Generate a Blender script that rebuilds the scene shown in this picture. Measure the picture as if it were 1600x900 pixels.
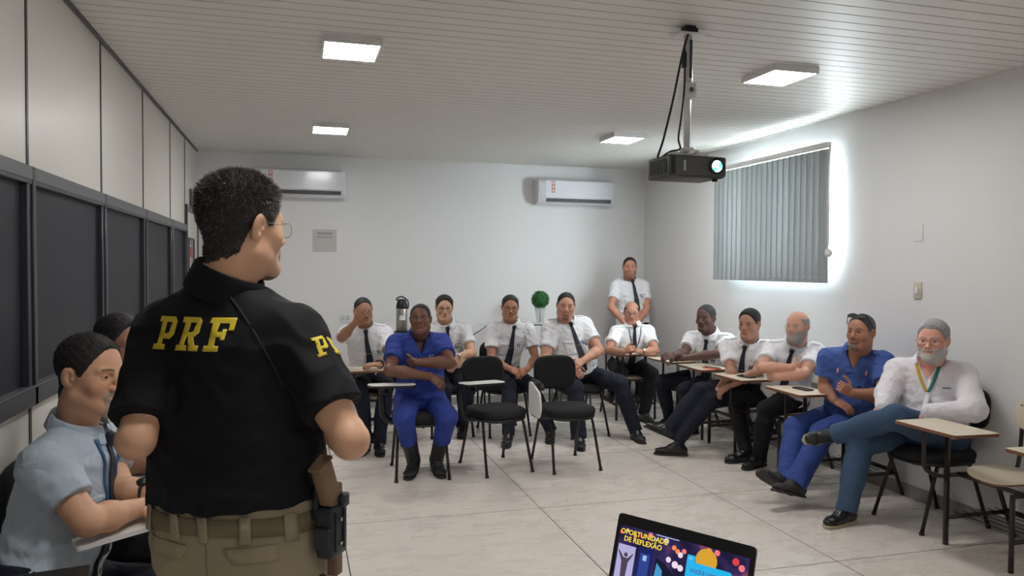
import bpy, bmesh, math, random
import numpy as np
from mathutils import Vector, Matrix, Euler
PI = math.pi
S = bpy.context.scene
for o in list(bpy.data.objects):
    bpy.data.objects.remove(o)
C = S.collection

# ---------------------------------------------------------------- camera, world, lights, exposure
cam_data = bpy.data.cameras.new('camera'); cam_data.sensor_width = 36.0
cam_data.lens = 1190.3 * 36 / 1600; cam_data.clip_start = 0.02; cam_data.clip_end = 200
camera = bpy.data.objects.new('camera', cam_data); C.objects.link(camera)
def cam_matrix(yaw=15.754, pitch=-1.556, roll=.366, h=1.6):
    y, p, r = [math.radians(a) for a in (yaw, pitch, roll)]
    f = Vector((math.sin(y)*math.cos(p), math.cos(y)*math.cos(p), math.sin(p)))
    rt = Vector((math.cos(y), -math.sin(y), 0)); up = rt.cross(f)
    R = rt*math.cos(r)+up*math.sin(r); U = -rt*math.sin(r)+up*math.cos(r)
    return Matrix(((R.x, U.x, -f.x, 0), (R.y, U.y, -f.y, 0), (R.z, U.z, -f.z, h), (0, 0, 0, 1)))
camera.matrix_world = cam_matrix()
S.camera = camera
S.view_settings.view_transform = 'Standard'; S.view_settings.look = 'None'
S.view_settings.gamma = 1.0; S.view_settings.use_curve_mapping = False
S.view_settings.exposure = 0.98
LED = 30.0            # strength of each ceiling panel's diffuser
DAY = 14.0            # daylight outside the window
world = bpy.data.worlds.new('daylight'); S.world = world; world.use_nodes = True
wn_ = world.node_tree.nodes; wb = wn_['Background']
wb.inputs[0].default_value = (.86, .93, 1.0, 1); wb.inputs[1].default_value = DAY

ROOM_H = 2.817; XL = -1.018; XR = 4.158; YB = 8.697; YF = -1.6

# ---------------------------------------------------------------- materials
def lin(c):
    """sRGB 0-255 to linear"""
    return tuple(((v/255)/12.92 if v/255 <= .04045 else ((v/255+.055)/1.055)**2.4) for v in c)
def M(name, rgb, rough=.5, metal=0., var=0., vscale=6., bump=0., bscale=60., spec=.5, attr=None, sss=0., coat=0., emit=None, es=1., aniso=None, bdist=.004):
    m = bpy.data.materials.new(name); m.use_nodes = True; nt = m.node_tree; N = nt.nodes; L = nt.links
    b = N['Principled BSDF']; col = lin(rgb)
    b.inputs['Base Color'].default_value = (*col, 1); b.inputs['Roughness'].default_value = rough
    b.inputs['Metallic'].default_value = metal; b.inputs['Specular IOR Level'].default_value = spec
    if coat: b.inputs['Coat Weight'].default_value = coat
    if emit: b.inputs['Emission Color'].default_value = (*lin(emit), 1); b.inputs['Emission Strength'].default_value = es
    if sss:
        b.inputs['Subsurface Weight'].default_value = sss; b.inputs['Subsurface Radius'].default_value = (.02, .008, .004); b.inputs['Subsurface Scale'].default_value = .5
    tc = N.new('ShaderNodeTexCoord')
    src = None
    if attr:
        a = N.new('ShaderNodeAttribute'); a.attribute_name = attr; src = a.outputs['Color']; L.new(src, b.inputs['Base Color'])
    if var:
        n = N.new('ShaderNodeTexNoise'); n.inputs['Scale'].default_value = vscale; n.inputs['Detail'].default_value = 5; L.new(tc.outputs['Object'], n.inputs['Vector'])
        mr = N.new('ShaderNodeMapRange'); mr.inputs[3].default_value = 1-var; mr.inputs[4].default_value = 1+var; L.new(n.outputs['Fac'], mr.inputs[0])
        mx = N.new('ShaderNodeVectorMath'); mx.operation = 'SCALE'; L.new(mr.outputs[0], mx.inputs['Scale'])
        if src: L.new(src, mx.inputs[0])
        else: mx.inputs[0].default_value = col
        L.new(mx.outputs[0], b.inputs['Base Color'])
    if bump:
        n2 = N.new('ShaderNodeTexNoise'); n2.inputs['Scale'].default_value = bscale; n2.inputs['Detail'].default_value = 4 if bdist < .01 else 1.2; n2.inputs['Distortion'].default_value = 0 if bdist < .01 else 1.2
        if aniso:
            mp = N.new('ShaderNodeMapping'); mp.inputs['Scale'].default_value = aniso; L.new(tc.outputs['Object'], mp.inputs['Vector']); L.new(mp.outputs[0], n2.inputs['Vector'])
        else: L.new(tc.outputs['Object'], n2.inputs['Vector'])
        bp = N.new('ShaderNodeBump'); bp.inputs['Strength'].default_value = bump; bp.inputs['Distance'].default_value = bdist
        L.new(n2.outputs['Fac'], bp.inputs['Height']); L.new(bp.outputs[0], b.inputs['Normal'])
    return m

# ---------------------------------------------------------------- mesh helpers
def mesh_obj(name, V, F, mat=None, parent=None, smooth=True, col=None):
    me = bpy.data.meshes.new(name); me.from_pydata([tuple(map(float, v)) for v in V], [], [tuple(map(int, f)) for f in F]); me.update()
    return link(name, me, mat, parent, smooth, col)
def link(name, me, mat=None, parent=None, smooth=True, col=None):
    if smooth: me.polygons.foreach_set('use_smooth', [True]*len(me.polygons))
    if col is not None:
        a = me.color_attributes.new('Col', 'FLOAT_COLOR', 'POINT'); c4 = np.ones((len(col), 4), np.float32); c4[:, :3] = col
        a.data.foreach_set('color', c4.ravel())
    o = bpy.data.objects.new(name, me); C.objects.link(o)
    if mat:
        for m in (mat if isinstance(mat, (list, tuple)) else [mat]): me.materials.append(m)
    if parent: o.parent = parent
    return o
def bm_obj(name, bm, mat=None, parent=None, smooth=False):
    me = bpy.data.meshes.new(name); bmesh.ops.recalc_face_normals(bm, faces=bm.faces); bm.to_mesh(me); bm.free()
    o = link(name, me, mat, parent, False)
    if smooth:
        me.polygons.foreach_set('use_smooth', [True]*len(me.polygons))
        try: me.set_sharp_from_angle(angle=math.radians(40))
        except Exception: pass
    return o
def thing(name, label, cat, loc=(0, 0, 0), rz=0., group=None):
    o = bpy.data.objects.new(name, None); C.objects.link(o); o.location = loc; o.rotation_euler = (0, 0, rz); o.empty_display_size = .1
    return tag(o, label, cat, group)
def tag(o, label, cat, group=None, kind=None):
    o['label'] = label; o['category'] = cat
    if group: o['group'] = group
    if kind: o['kind'] = kind
    return o
def struct(o): o['kind'] = 'structure'; return o
def kids(o): return [c for c in bpy.data.objects if c.parent == o]
def dup(root, loc, rz, label, group=None, skip=()):
    def cp(o, par):
        c = o.copy(); C.objects.link(c)
        if par: c.parent = par
        for ch in kids(o):
            if ch not in skip and ch.name.split('.')[0] not in skip: cp(ch, c)
        return c
    r = cp(root, None); r.location = loc; r.rotation_euler = (0, 0, rz); r['label'] = label
    if group: r['group'] = group
    return r
def box(bm, x0, x1, y0, y1, z0, z1, bev=0., seg=2):
    r = bmesh.ops.create_cube(bm, size=1.0); vs = r['verts']
    for v in vs:
        v.co = Vector((x0 if v.co.x < 0 else x1, y0 if v.co.y < 0 else y1, z0 if v.co.z < 0 else z1))
    if bev:
        es = list({e for v in vs for e in v.link_edges})
        bmesh.ops.bevel(bm, geom=es, offset=bev, segments=seg, affect='EDGES', profile=.5)
def boxo(name, dims, mat, parent=None, bev=0., seg=2):
    bm = bmesh.new(); box(bm, *dims, bev=bev, seg=seg); return bm_obj(name, bm, mat, parent, smooth=bool(bev))
def tube_geo(pts, r, seg=8, closed=False, ell=None):
    """V,F of a swept tube; r number or list; ell=(a,b) scale of the two section axes"""
    P = [Vector(p) for p in pts]; n = len(P); V = []; F = []
    rs = r if isinstance(r, (list, tuple)) else [r]*n
    up = None
    for i in range(n):
        if closed: t = (P[(i+1) % n]-P[i-1]).normalized()
        else: t = (P[min(i+1, n-1)]-P[max(i-1, 0)]).normalized()
        if up is None:
            up = Vector((0, 0, 1)) if abs(t.z) < .9 else Vector((1, 0, 0))
        u = (up-t*up.dot(t)).normalized(); w = t.cross(u); up = u
        for k in range(seg):
            a = 2*PI*k/seg; ca, sa = math.cos(a), math.sin(a)
            if ell: ca *= ell[0]; sa *= ell[1]
            V.append(P[i]+(u*ca+w*sa)*rs[i])
    m = n if closed else n-1
    for i in range(m):
        for k in range(seg):
            a = i*seg+k; b = i*seg+(k+1) % seg; c = ((i+1) % n)*seg+(k+1) % seg; d = ((i+1) % n)*seg+k
            F.append((a, d, c, b))
    if not closed:
        F.append(tuple(range(seg))); F.append(tuple(range((n-1)*seg+seg-1, (n-1)*seg-1, -1)))
    return V, F
def spline(pts, n=6):
    """Catmull-Rom through the points"""
    P = [Vector(p) for p in pts]; out = []
    for i in range(len(P)-1):
        p0 = P[max(i-1, 0)]; p1 = P[i]; p2 = P[i+1]; p3 = P[min(i+2, len(P)-1)]
        for k in range(n):
            t = k/n
            out.append(.5*((2*p1)+(-p0+p2)*t+(2*p0-5*p1+4*p2-p3)*t*t+(-p0+3*p1-3*p2+p3)*t**3))
    out.append(P[-1]); return out
def merge(geos):
    V = []; F = []
    for v, f in geos:
        o = len(V); V += list(v); F += [tuple(i+o for i in q) for q in f]
    return V, F
def tubes(name, runs, mat, parent=None, seg=8):
    """runs: list of (pts, r) or (pts, r, kw)"""
    g = [tube_geo(q[0], q[1], seg, **(q[2] if len(q) > 2 else {})) for q in runs]
    V, F = merge(g); return mesh_obj(name, V, F, mat, parent, smooth=True)
def pad_geo(outline, thick, er, n=5, fn=None):
    """rounded-edge cushion: outline list of (x,y) ccw; thickness along z, centred; er = edge radius"""
    O = np.array(outline, float); cen = O.mean(0); d = O-cen; L = np.linalg.norm(d, axis=1, keepdims=True)
    rings = []
    for i in range(n+1):
        a = PI/2*i/n; rings.append((er*(1-math.sin(a)), -thick/2+er*(1-math.cos(a)) if er < thick/2 else -thick/2*math.cos(a)))
    half = rings; full = half+[(i_, -z_) for i_, z_ in reversed(half[:-1] if er >= thick/2 else half)]
    V = []; F = []; m = len(O)
    for ins in (.55, .25):
        pass
    def ring(inset, z, f=1.):
        q = cen+d*np.maximum(0, (L-inset)/L)*f
        return [(x, y, z) for x, y in q]
    z0 = full[0][1]; z1 = full[-1][1]; i0 = full[0][0]
    seq = [(i0, z0, .4), (i0, z0, .75)]+[(i_, z_, 1.) for i_, z_ in full]+[(i0, z1, .75), (i0, z1, .4)]
    for s in seq: V += ring(*s)
    for r in range(len(seq)-1):
        for k in range(m):
            F.append((r*m+k, r*m+(k+1) % m, (r+1)*m+(k+1) % m, (r+1)*m+k))
    V.append((cen[0], cen[1], z0)); b = len(V)-1; V.append((cen[0], cen[1], z1)); t = len(V)-1
    for k in range(m):
        F.append((b, (k+1) % m, k)); q = (len(seq)-1)*m; F.append((t, q+k, q+(k+1) % m))
    if fn: V = [fn(*v) for v in V]
    return V, F
def superell(w, d, n=4., m=40):
    out = []
    for k in range(m):
        a = 2*PI*k/m; c, s = math.cos(a), math.sin(a)
        out.append((w/2*math.copysign(abs(c)**(2/n), c), d/2*math.copysign(abs(s)**(2/n), s)))
    return out

# ---------------------------------------------------------------- implicit surfaces (bodies, clothes)
def A3(v): return np.array(v, np.float32)
def nrm(v): v = np.array(v, float); return v/max(np.linalg.norm(v), 1e-9)
class Fr:
    """orthonormal frame"""
    def __init__(s, o, y, z):
        s.o = np.array(o, float); s.Z = nrm(z); y = np.array(y, float); s.Y = nrm(y-s.Z*(y@s.Z)); s.X = np.cross(s.Y, s.Z)
    def p(s, x, y, z): return s.o+s.X*x+s.Y*y+s.Z*z
    def d(s, x, y, z): return s.X*x+s.Y*y+s.Z*z
    def loc(s, P): Q = P-A3(s.o); return np.stack([Q@A3(s.X), Q@A3(s.Y), Q@A3(s.Z)], -1)
class SDF:
    def __init__(s): s.P = []; s.disp = None; s.post = []
    def add(s, fn, c, R, k=.01, op='u'): s.P.append((fn, A3(c), float(R), float(k), op))
    def cone(s, a, b, ra, rb, k=.01, op='u', lat=None, fl=1., cut=None):
        """tapered capsule; lat axis squashed by fl; cut=(point, normal): keep the side the normal points away from"""
        a = A3(a); b = A3(b); ba = b-a; L2 = max(float(ba@ba), 1e-9)
        la = A3(nrm(lat)) if lat is not None else None
        cp, cn = (A3(cut[0]), A3(nrm(cut[1]))) if cut is not None else (None, None)
        def fn(P):
            q = P-a; t = np.clip((q@ba)/L2, 0, 1); q = q-t[..., None]*ba
            if la is not None:
                l = q@la; q = q+(l*(1/fl-1))[..., None]*la
            d = (np.sqrt((q*q).sum(-1))-(ra+(rb-ra)*t))*min(1, fl)
            if cp is not None: d = np.maximum(d, (P-cp)@cn)
            return d
        s.add(fn, (a+b)/2, math.sqrt(L2)/2+max(ra, rb)*max(1, fl), k, op)
    def seg(s, a, b, ra, rb, lat, k=.02, op='u', cut=None):
        """elliptical section segment: ra/rb=(lateral, depth) half sizes"""
        a = A3(a); b = A3(b); ba = b-a; L = max(float(np.sqrt(ba@ba)), 1e-6); ax = ba/L
        lat = np.array(lat, float); lat = A3(nrm(lat-ax*(lat@ax))); dep = A3(np.cross(ax, lat))
        cp, cn = (A3(cut[0]), A3(nrm(cut[1]))) if cut is not None else (None, None)
        def fn(P):
            q = P-a; h = q@ax; t = np.clip(h/L, 0, 1); ex = h-t*L
            x = q@lat; y = q@dep; A = ra[0]+(rb[0]-ra[0])*t; B = ra[1]+(rb[1]-ra[1])*t; Cc = np.minimum(A, B)
            k0 = np.sqrt((x/A)**2+(y/B)**2+(ex/Cc)**2)+1e-6; k1 = np.sqrt((x/A**2)**2+(y/B**2)**2+(ex/Cc**2)**2)+1e-6
            d = np.where(k0 > 1, k0*(k0-1)/k1, (k0-1)*Cc)
            if cp is not None: d = np.maximum(d, (P-cp)@cn)
            return d
        s.add(fn, (a+b)/2, L/2+max(*ra, *rb), k, op)
    def ell(s, F, c, r, k=.01, op='u', rx=0.):
        """ellipsoid in frame F at local c"""
        o = A3(F.p(*c)); X, Y, Z = F.X, F.Y, F.Z
        if rx: ca, sa = math.cos(rx), math.sin(rx); Y, Z = Y*ca+Z*sa, Z*ca-Y*sa
        R = A3(np.stack([X, Y, Z], 1)); r = A3(r)
        def fn(P):
            q = (P-o)@R; k0 = np.sqrt(((q/r)**2).sum(-1))+1e-6; k1 = np.sqrt(((q/(r*r))**2).sum(-1))+1e-6
            return np.where(k0 > 1, k0*(k0-1)/k1, (k0-1)*r.min())
        s.add(fn, o, float(max(r)), k, op)
    def eval(s, P, margin=.05, blk=None):
        """P (B,n,3); prims culled per block"""
        d = np.full(P.shape[:-1], 9., np.float32)
        bc = (P.min(1)+P.max(1))/2; br = np.linalg.norm(P.max(1)-P.min(1), axis=-1)/2
        for fn, c, R, k, op in s.P:
            m = np.linalg.norm(bc-c, axis=-1) < R+br+margin
            if not m.any(): continue
            v = fn(P[m]); w = d[m]
            if op == 'u': h = np.maximum(k-np.abs(w-v), 0)/k; w = np.minimum(w, v)-h*h*k*.25
            elif op == 's': h = np.maximum(k-np.abs(w+v), 0)/k; w = np.maximum(w, -v)+h*h*k*.25
            elif op == 'i': w = np.maximum(w, v)
            d[m] = w
        for f in s.post: d = f(P, d)
        if s.disp is not None: d = d+s.disp(P)
        return d
    def at(s, P):
        P = np.asarray(P, np.float32).reshape(-1, 1, 3); return s.eval(P, margin=.4)[:, 0]
    def grad(s, P, e=.003):
        g = np.stack([s.at(P+A3(v)*e)-s.at(P-A3(v)*e) for v in ((1, 0, 0), (0, 1, 0), (0, 0, 1))], -1)
        return g/np.maximum(np.linalg.norm(g, axis=-1, keepdims=True), 1e-6)
    def trace(s, P, D, off=0., far=.6):
        """march points along direction D to the surface"""
        P = np.array(P, np.float32).reshape(-1, 3).copy(); D = A3(nrm(D)); t = np.zeros(len(P), np.float32)
        for _ in range(40):
            t = np.minimum(t+s.at(P+D*t[:, None])*.8, far)
        return P+D*(t-off)[:, None]
    def mesh(s, h, pad=.01):
        H = 8*h; los = []; his = []
        for fn, c, R, k, op in s.P:
            if op == 'u': los.append(c-R-pad); his.append(c+R+pad)
        lo = np.min(los, 0); hi = np.max(his, 0); nb = np.ceil((hi-lo)/H).astype(int)+1
        g = np.stack(np.meshgrid(*[np.arange(n) for n in nb], indexing='ij'), -1).reshape(-1, 3)
        cen = (lo+(g+.5)*H).astype(np.float32)
        d = s.eval(cen[:, None, :], margin=H*1.2)[:, 0]
        g = g[np.abs(d) < H*.9+.012]
        N = (nb*8+2).astype(np.int64)
        o9 = np.stack(np.meshgrid(*[np.arange(9)]*3, indexing='ij'), -1).reshape(-1, 3)
        Vs = []; Ks = []; Es = [[], [], []]
        ce = [(0, 0, 0), (1, 0, 0), (0, 1, 0), (1, 1, 0), (0, 0, 1), (1, 0, 1), (0, 1, 1), (1, 1, 1)]
        eds = [(0, 1), (2, 3), (4, 5), (6, 7), (0, 2), (1, 3), (4, 6), (5, 7), (0, 4), (1, 5), (2, 6), (3, 7)]
        for i in range(0, len(g), 256):
            gb = g[i:i+256]; I = gb[:, None, :]*8+o9[None]
            P = (lo+I*h).astype(np.float32); V = s.eval(P).reshape(-1, 9, 9, 9)
            cv = np.stack([V[:, x:x+8, y:y+8, z:z+8] for x, y, z in ce], -1); neg = cv < 0
            mix = neg.any(-1) & ~neg.all(-1); b, x, y, z = np.nonzero(mix)
            if not len(b): continue
            cvm = cv[b, x, y, z]; acc = np.zeros((len(b), 3)); cnt = np.zeros(len(b))
            for p, q in eds:
                vp, vq = cvm[:, p], cvm[:, q]; m = (vp < 0) != (vq < 0); t = np.where(m, vp/np.where(m, vp-vq, 1), 0)
                A = np.array(ce[p]); B = np.array(ce[q]); acc += np.where(m[:, None], A+(B-A)*t[:, None], 0); cnt += m
            gi = gb[b]*8+np.stack([x, y, z], -1); Vs.append(lo+(gi+acc/cnt[:, None])*h)
            Ks.append((gi[:, 0]*N[1]+gi[:, 1])*N[2]+gi[:, 2])
            for a, q in enumerate((1, 2, 4)):
                m = neg[b, x, y, z, 0] != neg[b, x, y, z, q]; Es[a].append(np.stack([Ks[-1][m], neg[b, x, y, z, 0][m].astype(np.int64)], -1))
        V = np.concatenate(Vs); K = np.concatenate(Ks); so = np.argsort(K); V = V[so]; K = K[so]
        st = (int(N[1]*N[2]), int(N[2]), 1); F = []
        for a in range(3):
            E = np.concatenate(Es[a]); u, w = [st[q] for q in range(3) if q != a]
            idx = []; ok = np.ones(len(E), bool)
            for off in (0, -u, -u-w, -w):
                k = E[:, 0]+off; j = np.searchsorted(K, k); j = np.minimum(j, len(K)-1); ok &= K[j] == k; idx.append(j)
            q = np.stack(idx, -1)[ok]; sg = E[ok, 1].astype(bool)
            if a == 1: sg = ~sg
            q[~sg] = q[~sg][:, ::-1]; F.append(q)
        return V, np.concatenate(F)
def np_mesh(name, V, F, mat, parent, col=None):
    me = bpy.data.meshes.new(name); me.vertices.add(len(V)); me.vertices.foreach_set('co', np.asarray(V, np.float32).ravel())
    me.loops.add(F.size); me.loops.foreach_set('vertex_index', F.astype(np.int32).ravel()); me.polygons.add(len(F))
    me.polygons.foreach_set('loop_start', np.arange(0, F.size, 4, dtype=np.int32)); me.polygons.foreach_set('loop_total', np.full(len(F), 4, np.int32))
    me.update(calc_edges=True)
    return link(name, me, mat, parent, True, col)
def wav(P, f, sd=0.):
    """cheap smooth noise, about -1..1"""
    x, y, z = P[..., 0]*f, P[..., 1]*f, P[..., 2]*f
    return .5*(np.sin(x+1.7*np.sin(y*.9+sd)+sd*2)*np.sin(y*1.1+1.3*np.sin(z*.8+2*sd)+sd)+np.sin(z*1.05+1.5*np.sin(x*.8+sd*3)+sd*1.7))

# ================================================================ the room
def wall_mat():
    return M('painted_wall', (226, 225, 225), rough=.55, var=.015, vscale=1.2, bump=.04, bscale=180)
m_wall = wall_mat()
m_ceil = M('ceiling_plastic', (226, 223, 218), rough=.48, spec=.5, var=.02, vscale=3)
m_gap = M('slat_joint', (176, 173, 169), rough=.6)
m_base = M('baseboard_stone', (150, 148, 144), rough=.4, var=.05, vscale=9)
m_part = M('partition_board', (222, 219, 212), rough=.35, var=.015, vscale=2)
m_dark = M('partition_dark_panel', (33, 36, 46), spec=.3, rough=.5, var=.05, vscale=90, bump=.05, bscale=500)
m_prof = M('dark_grey_profile', (52, 54, 60), rough=.35)
m_profl = M('grey_rail_face', (92, 94, 100), rough=.35)
m_black = M('black_plastic', (22, 22, 24), rough=.42)
m_white = M('white_plastic', (228, 228, 230), rough=.3)
m_led = M('lit_diffuser', (255, 255, 255), emit=(252, 250, 248), es=LED)
m_metalw = M('white_painted_steel', (222, 222, 220), rough=.3)

def floor_mat():
    m = M('porcelain_tile', (196, 190, 181), rough=.22, spec=.45); nt = m.node_tree; N = nt.nodes; L = nt.links; b = N['Principled BSDF']
    g = N.new('ShaderNodeNewGeometry'); sp = N.new('ShaderNodeSeparateXYZ'); L.new(g.outputs['Position'], sp.inputs[0])
    def math_(op, a, bb=None):
        n = N.new('ShaderNodeMath'); n.operation = op
        for i, v in enumerate((a, bb)):
            if v is None: continue
            if isinstance(v, (int, float)): n.inputs[i].default_value = v
            else: L.new(v, n.inputs[i])
        return n.outputs[0]
    T = 1.291; ds = []
    for ax, o0 in (('X', .264), ('Y', 3.493)):
        v = math_('SUBTRACT', sp.outputs[ax], o0-T*20+T/2); v = math_('MODULO', v, T); v = math_('SUBTRACT', v, T/2); ds.append(math_('ABSOLUTE', v))
    mn = math_('MINIMUM', ds[0], ds[1]); jt = math_('LESS_THAN', mn, .0036)
    n1 = N.new('ShaderNodeTexNoise'); n1.inputs['Scale'].default_value = 1.6; n1.inputs['Detail'].default_value = 3; L.new(g.outputs['Position'], n1.inputs['Vector'])
    mp = N.new('ShaderNodeMapping'); mp.inputs['Scale'].default_value = (3, 7, 1); mp.inputs['Rotation'].default_value = (0, 0, .3); L.new(g.outputs['Position'], mp.inputs[0])
    n2 = N.new('ShaderNodeTexNoise'); n2.inputs['Scale'].default_value = 1.0; n2.inputs['Detail'].default_value = 12; n2.inputs['Roughness'].default_value = .7; L.new(mp.outputs[0], n2.inputs['Vector'])
    ad = math_('ADD', n1.outputs['Fac'], n2.outputs['Fac'])
    r = N.new('ShaderNodeValToRGB'); r.color_ramp.elements[0].position = .22; r.color_ramp.elements[0].color = (*lin((218, 209, 199)), 1)
    r.color_ramp.elements[1].position = .78; r.color_ramp.elements[1].color = (*lin((230, 223, 214)), 1)
    L.new(math_('MULTIPLY', ad, .5), r.inputs[0])
    mix = N.new('ShaderNodeMix'); mix.data_type = 'RGBA'; L.new(jt, mix.inputs[0]); L.new(r.outputs[0], mix.inputs[6]); mix.inputs[7].default_value = (*lin((78, 72, 66)), 1)
    L.new(mix.outputs[2], b.inputs['Base Color'])
    rr = math_('ADD', math_('MULTIPLY', n2.outputs['Fac'], .22), .17); rr = math_('ADD', rr, math_('MULTIPLY', jt, .4)); L.new(rr, b.inputs['Roughness'])
    return m
struct(boxo('floor', (XL-.2, XR+.2, YF-.2, YB+.2, -.12, 0), floor_mat()))
# slatted ceiling: slats run across the room, 10 cm apart, shallow grooves between
V = []; F = []; ny = 0; pitch = .1; y = YF
prof = []
while y < YB+.02:
    prof += [(y, ROOM_H+.008, 1), (y+.0035, ROOM_H, 0), (y+pitch-.0035, ROOM_H, 0), (y+pitch, ROOM_H+.008, 1)]; y += pitch
for yy, zz, _ in prof: V += [(XL-.1, yy, zz), (XR+.1, yy, zz)]
fm = []
for i in range(len(prof)-1):
    F.append((2*i, 2*i+1, 2*i+3, 2*i+2)); fm.append(0 if prof[i][1] == prof[i+1][1] == ROOM_H else 1)
V += [(XL-.1, YF, ROOM_H+.1), (XR+.1, YF, ROOM_H+.1), (XR+.1, YB+.1, ROOM_H+.1), (XL-.1, YB+.1, ROOM_H+.1)]; q = len(V)-4; F.append((q, q+3, q+2, q+1)); fm.append(0)
ceil = mesh_obj('ceiling', V, F, [m_ceil, m_gap], smooth=False); ceil.data.polygons.foreach_set('material_index', fm); struct(ceil)
# edge strip where ceiling meets the walls
bm = bmesh.new(); box(bm, XL, XR, YB-.012, YB, ROOM_H-.012, ROOM_H+.004); struct(bm_obj('trim_1', bm, m_ceil))
bm = bmesh.new(); box(bm, XR-.012, XR, YF, YB-.012, ROOM_H-.010, ROOM_H+.004); struct(bm_obj('trim_2', bm, m_ceil))
struct(boxo('wall_back', (XL-.2, XR+.2, YB, YB+.2, 0, ROOM_H+.1), m_wall))
struct(boxo('wall_front', (XL-.2, XR+.2, YF-.2, YF, 0, ROOM_H+.1), m_wall))
# right wall with the window opening
WY0, WY1, WZ0, WZ1 = 5.12, 6.70, 1.56, 2.52
bm = bmesh.new()
box(bm, XR, XR+.2, YF, WY0, 0, ROOM_H+.1); box(bm, XR, XR+.2, WY1, YB, 0, ROOM_H+.1)
box(bm, XR, XR+.2, WY0, WY1, 0, WZ0); box(bm, XR, XR+.2, WY0, WY1, WZ1, ROOM_H+.1)
struct(bm_obj('wall_right', bm, m_wall))
win = struct(thing('window_1', 'aluminium window behind the grey vertical blind', 'window', (XR+.12, (WY0+WY1)/2, WZ0)))
hy = (WY1-WY0)/2; wh = WZ1-WZ0
bm = bmesh.new()
box(bm, -.03, .03, -hy, hy, 0, .04); box(bm, -.03, .03, -hy, hy, wh-.04, wh)
for yy in (-hy, -.02, hy-.04): box(bm, -.03, .03, yy, yy+.04, .04, wh-.04)
bm_obj('window_frame', bm, m_metalw, win)
m_glass = bpy.data.materials.new('clear_glass'); m_glass.use_nodes = True
_n = m_glass.node_tree.nodes; _l = m_glass.node_tree.links; _n.clear()
_o = _n.new('ShaderNodeOutputMaterial'); _t = _n.new('ShaderNodeBsdfTransparent'); _g = _n.new('ShaderNodeBsdfGlossy'); _g.inputs['Roughness'].default_value = .03
_m = _n.new('ShaderNodeMixShader'); _m.inputs[0].default_value = .05; _l.new(_t.outputs[0], _m.inputs[1]); _l.new(_g.outputs[0], _m.inputs[2]); _l.new(_m.outputs[0], _o.inputs[0])
_t.inputs[0].default_value = (.93, .96, .95, 1)
boxo('window_pane', (-.003, .003, -hy+.04, hy-.04, .04, wh-.04), m_glass, win)
# daylight entering the window
dl = bpy.data.lights.new('daylight', 'AREA'); dl.shape = 'RECTANGLE'; dl.size = WY1-WY0+.3; dl.size_y = WZ1-WZ0+.3; dl.energy = 95; dl.color = (.88, .94, 1.0)
dlo = bpy.data.objects.new('daylight', dl); C.objects.link(dlo); dlo.location = (XR+.45, (WY0+WY1)/2, (WZ0+WZ1)/2); dlo.rotation_euler = (0, PI/2, 0)
# baseboards
struct(boxo('baseboard_right', (XR-.012, XR, YF, YB-.012, 0, .085), m_base))
struct(boxo('baseboard_back', (XL, XR, YB-.012, YB, 0, .085), m_base))

# left wall: a white partition with a band of dark panels between posts
lw = struct(thing('wall_left', 'white office partition with dark panels', 'wall', (XL, 0, 0)))
posts = [-1.27, -.1, 1.08, 2.25, 3.42, 4.6, 5.768, 6.932, 7.80]
boxo('backing', (-.2, -.03, YF, YB, 0, ROOM_H+.1), m_part, lw)
for i in range(len(posts)-1):
    a, b = posts[i]+.012, posts[i+1]-.012
    boxo('lower_panel', (-.03, -.006, a, b, 0, 1.04), m_part, lw); boxo('upper_panel', (-.03, -.006, a, b, 1.985, ROOM_H-.015), m_part, lw)
    boxo('dark_panel', (-.03, -.012, a+.012, b-.045, 1.12, 1.915), m_dark, lw)
    boxo('dark_panel_frame', (-.03, .012, b-.05, b-.012, 1.10, 1.93), m_prof, lw, bev=.003, seg=1)
boxo('upper_panel', (-.03, -.006, 7.812, YB, 2.18, ROOM_H-.015), m_part, lw)
for p in posts:
    boxo('post', (-.03, -.002, p-.012, p+.012, 0, 1.04), m_prof, lw); boxo('post', (-.03, -.002, p-.010, p+.010, 1.985, ROOM_H), m_prof, lw)
    if p < 7.5: boxo('post', (-.03, .020, p-.016, p+.022, 1.04, 1.985), m_prof, lw, bev=.004, seg=1)
    else: boxo('post', (-.03, .02, p-.012, p+.012, 0, 2.18), m_prof, lw)
boxo('rail', (-.03, .018, YF, 7.79, 1.93, 1.985), m_profl, lw, bev=.003, seg=1)
boxo('rail', (-.03, .016, YF, 7.79, 1.915, 1.93), m_prof, lw)
boxo('rail', (-.03, .020, YF, 7.79, 1.04, 1.115), m_prof, lw, bev=.004, seg=1)
boxo('rail', (-.03, .024, YF, 7.79, 1.115, 1.122), m_profl, lw)
boxo('rail', (-.03, .012, YF, YB, ROOM_H-.016, ROOM_H), m_prof, lw)
dr = struct(thing('door_1', 'pale door in the left partition with a narrow glazed slot', 'door', (XL, 8.25, 0)))
boxo('door_leaf', (-.03, .002, -.42, .40, 0.005, 2.12), m_part, dr, bev=.002, seg=1)
bm = bmesh.new(); box(bm, -.03, .014, -.445, .445, 2.12, 2.165); box(bm, -.03, .014, .405, .445, 0, 2.12); bm_obj('door_frame', bm, m_profl, dr)
bm = bmesh.new(); box(bm, .002, .012, -.28, -.26, 1.0, 1.87); box(bm, .002, .012, .1, .12, 1.0, 1.87); box(bm, .002, .012, -.26, .1, 1.85, 1.87); box(bm, .002, .012, -.26, .1, 1.0, 1.02); bm_obj('glazing_bead', bm, m_prof, dr)
boxo('door_glass', (.002, .006, -.26, .1, 1.02, 1.85), M('dark_door_glass', (70, 78, 86), rough=.08, var=.3, vscale=2.5), dr)
boxo('door_notice', (.0065, .0075, -.24, -.12, 1.35, 1.8), M('red_and_white_notice', (205, 190, 190), rough=.5), dr)
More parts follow.
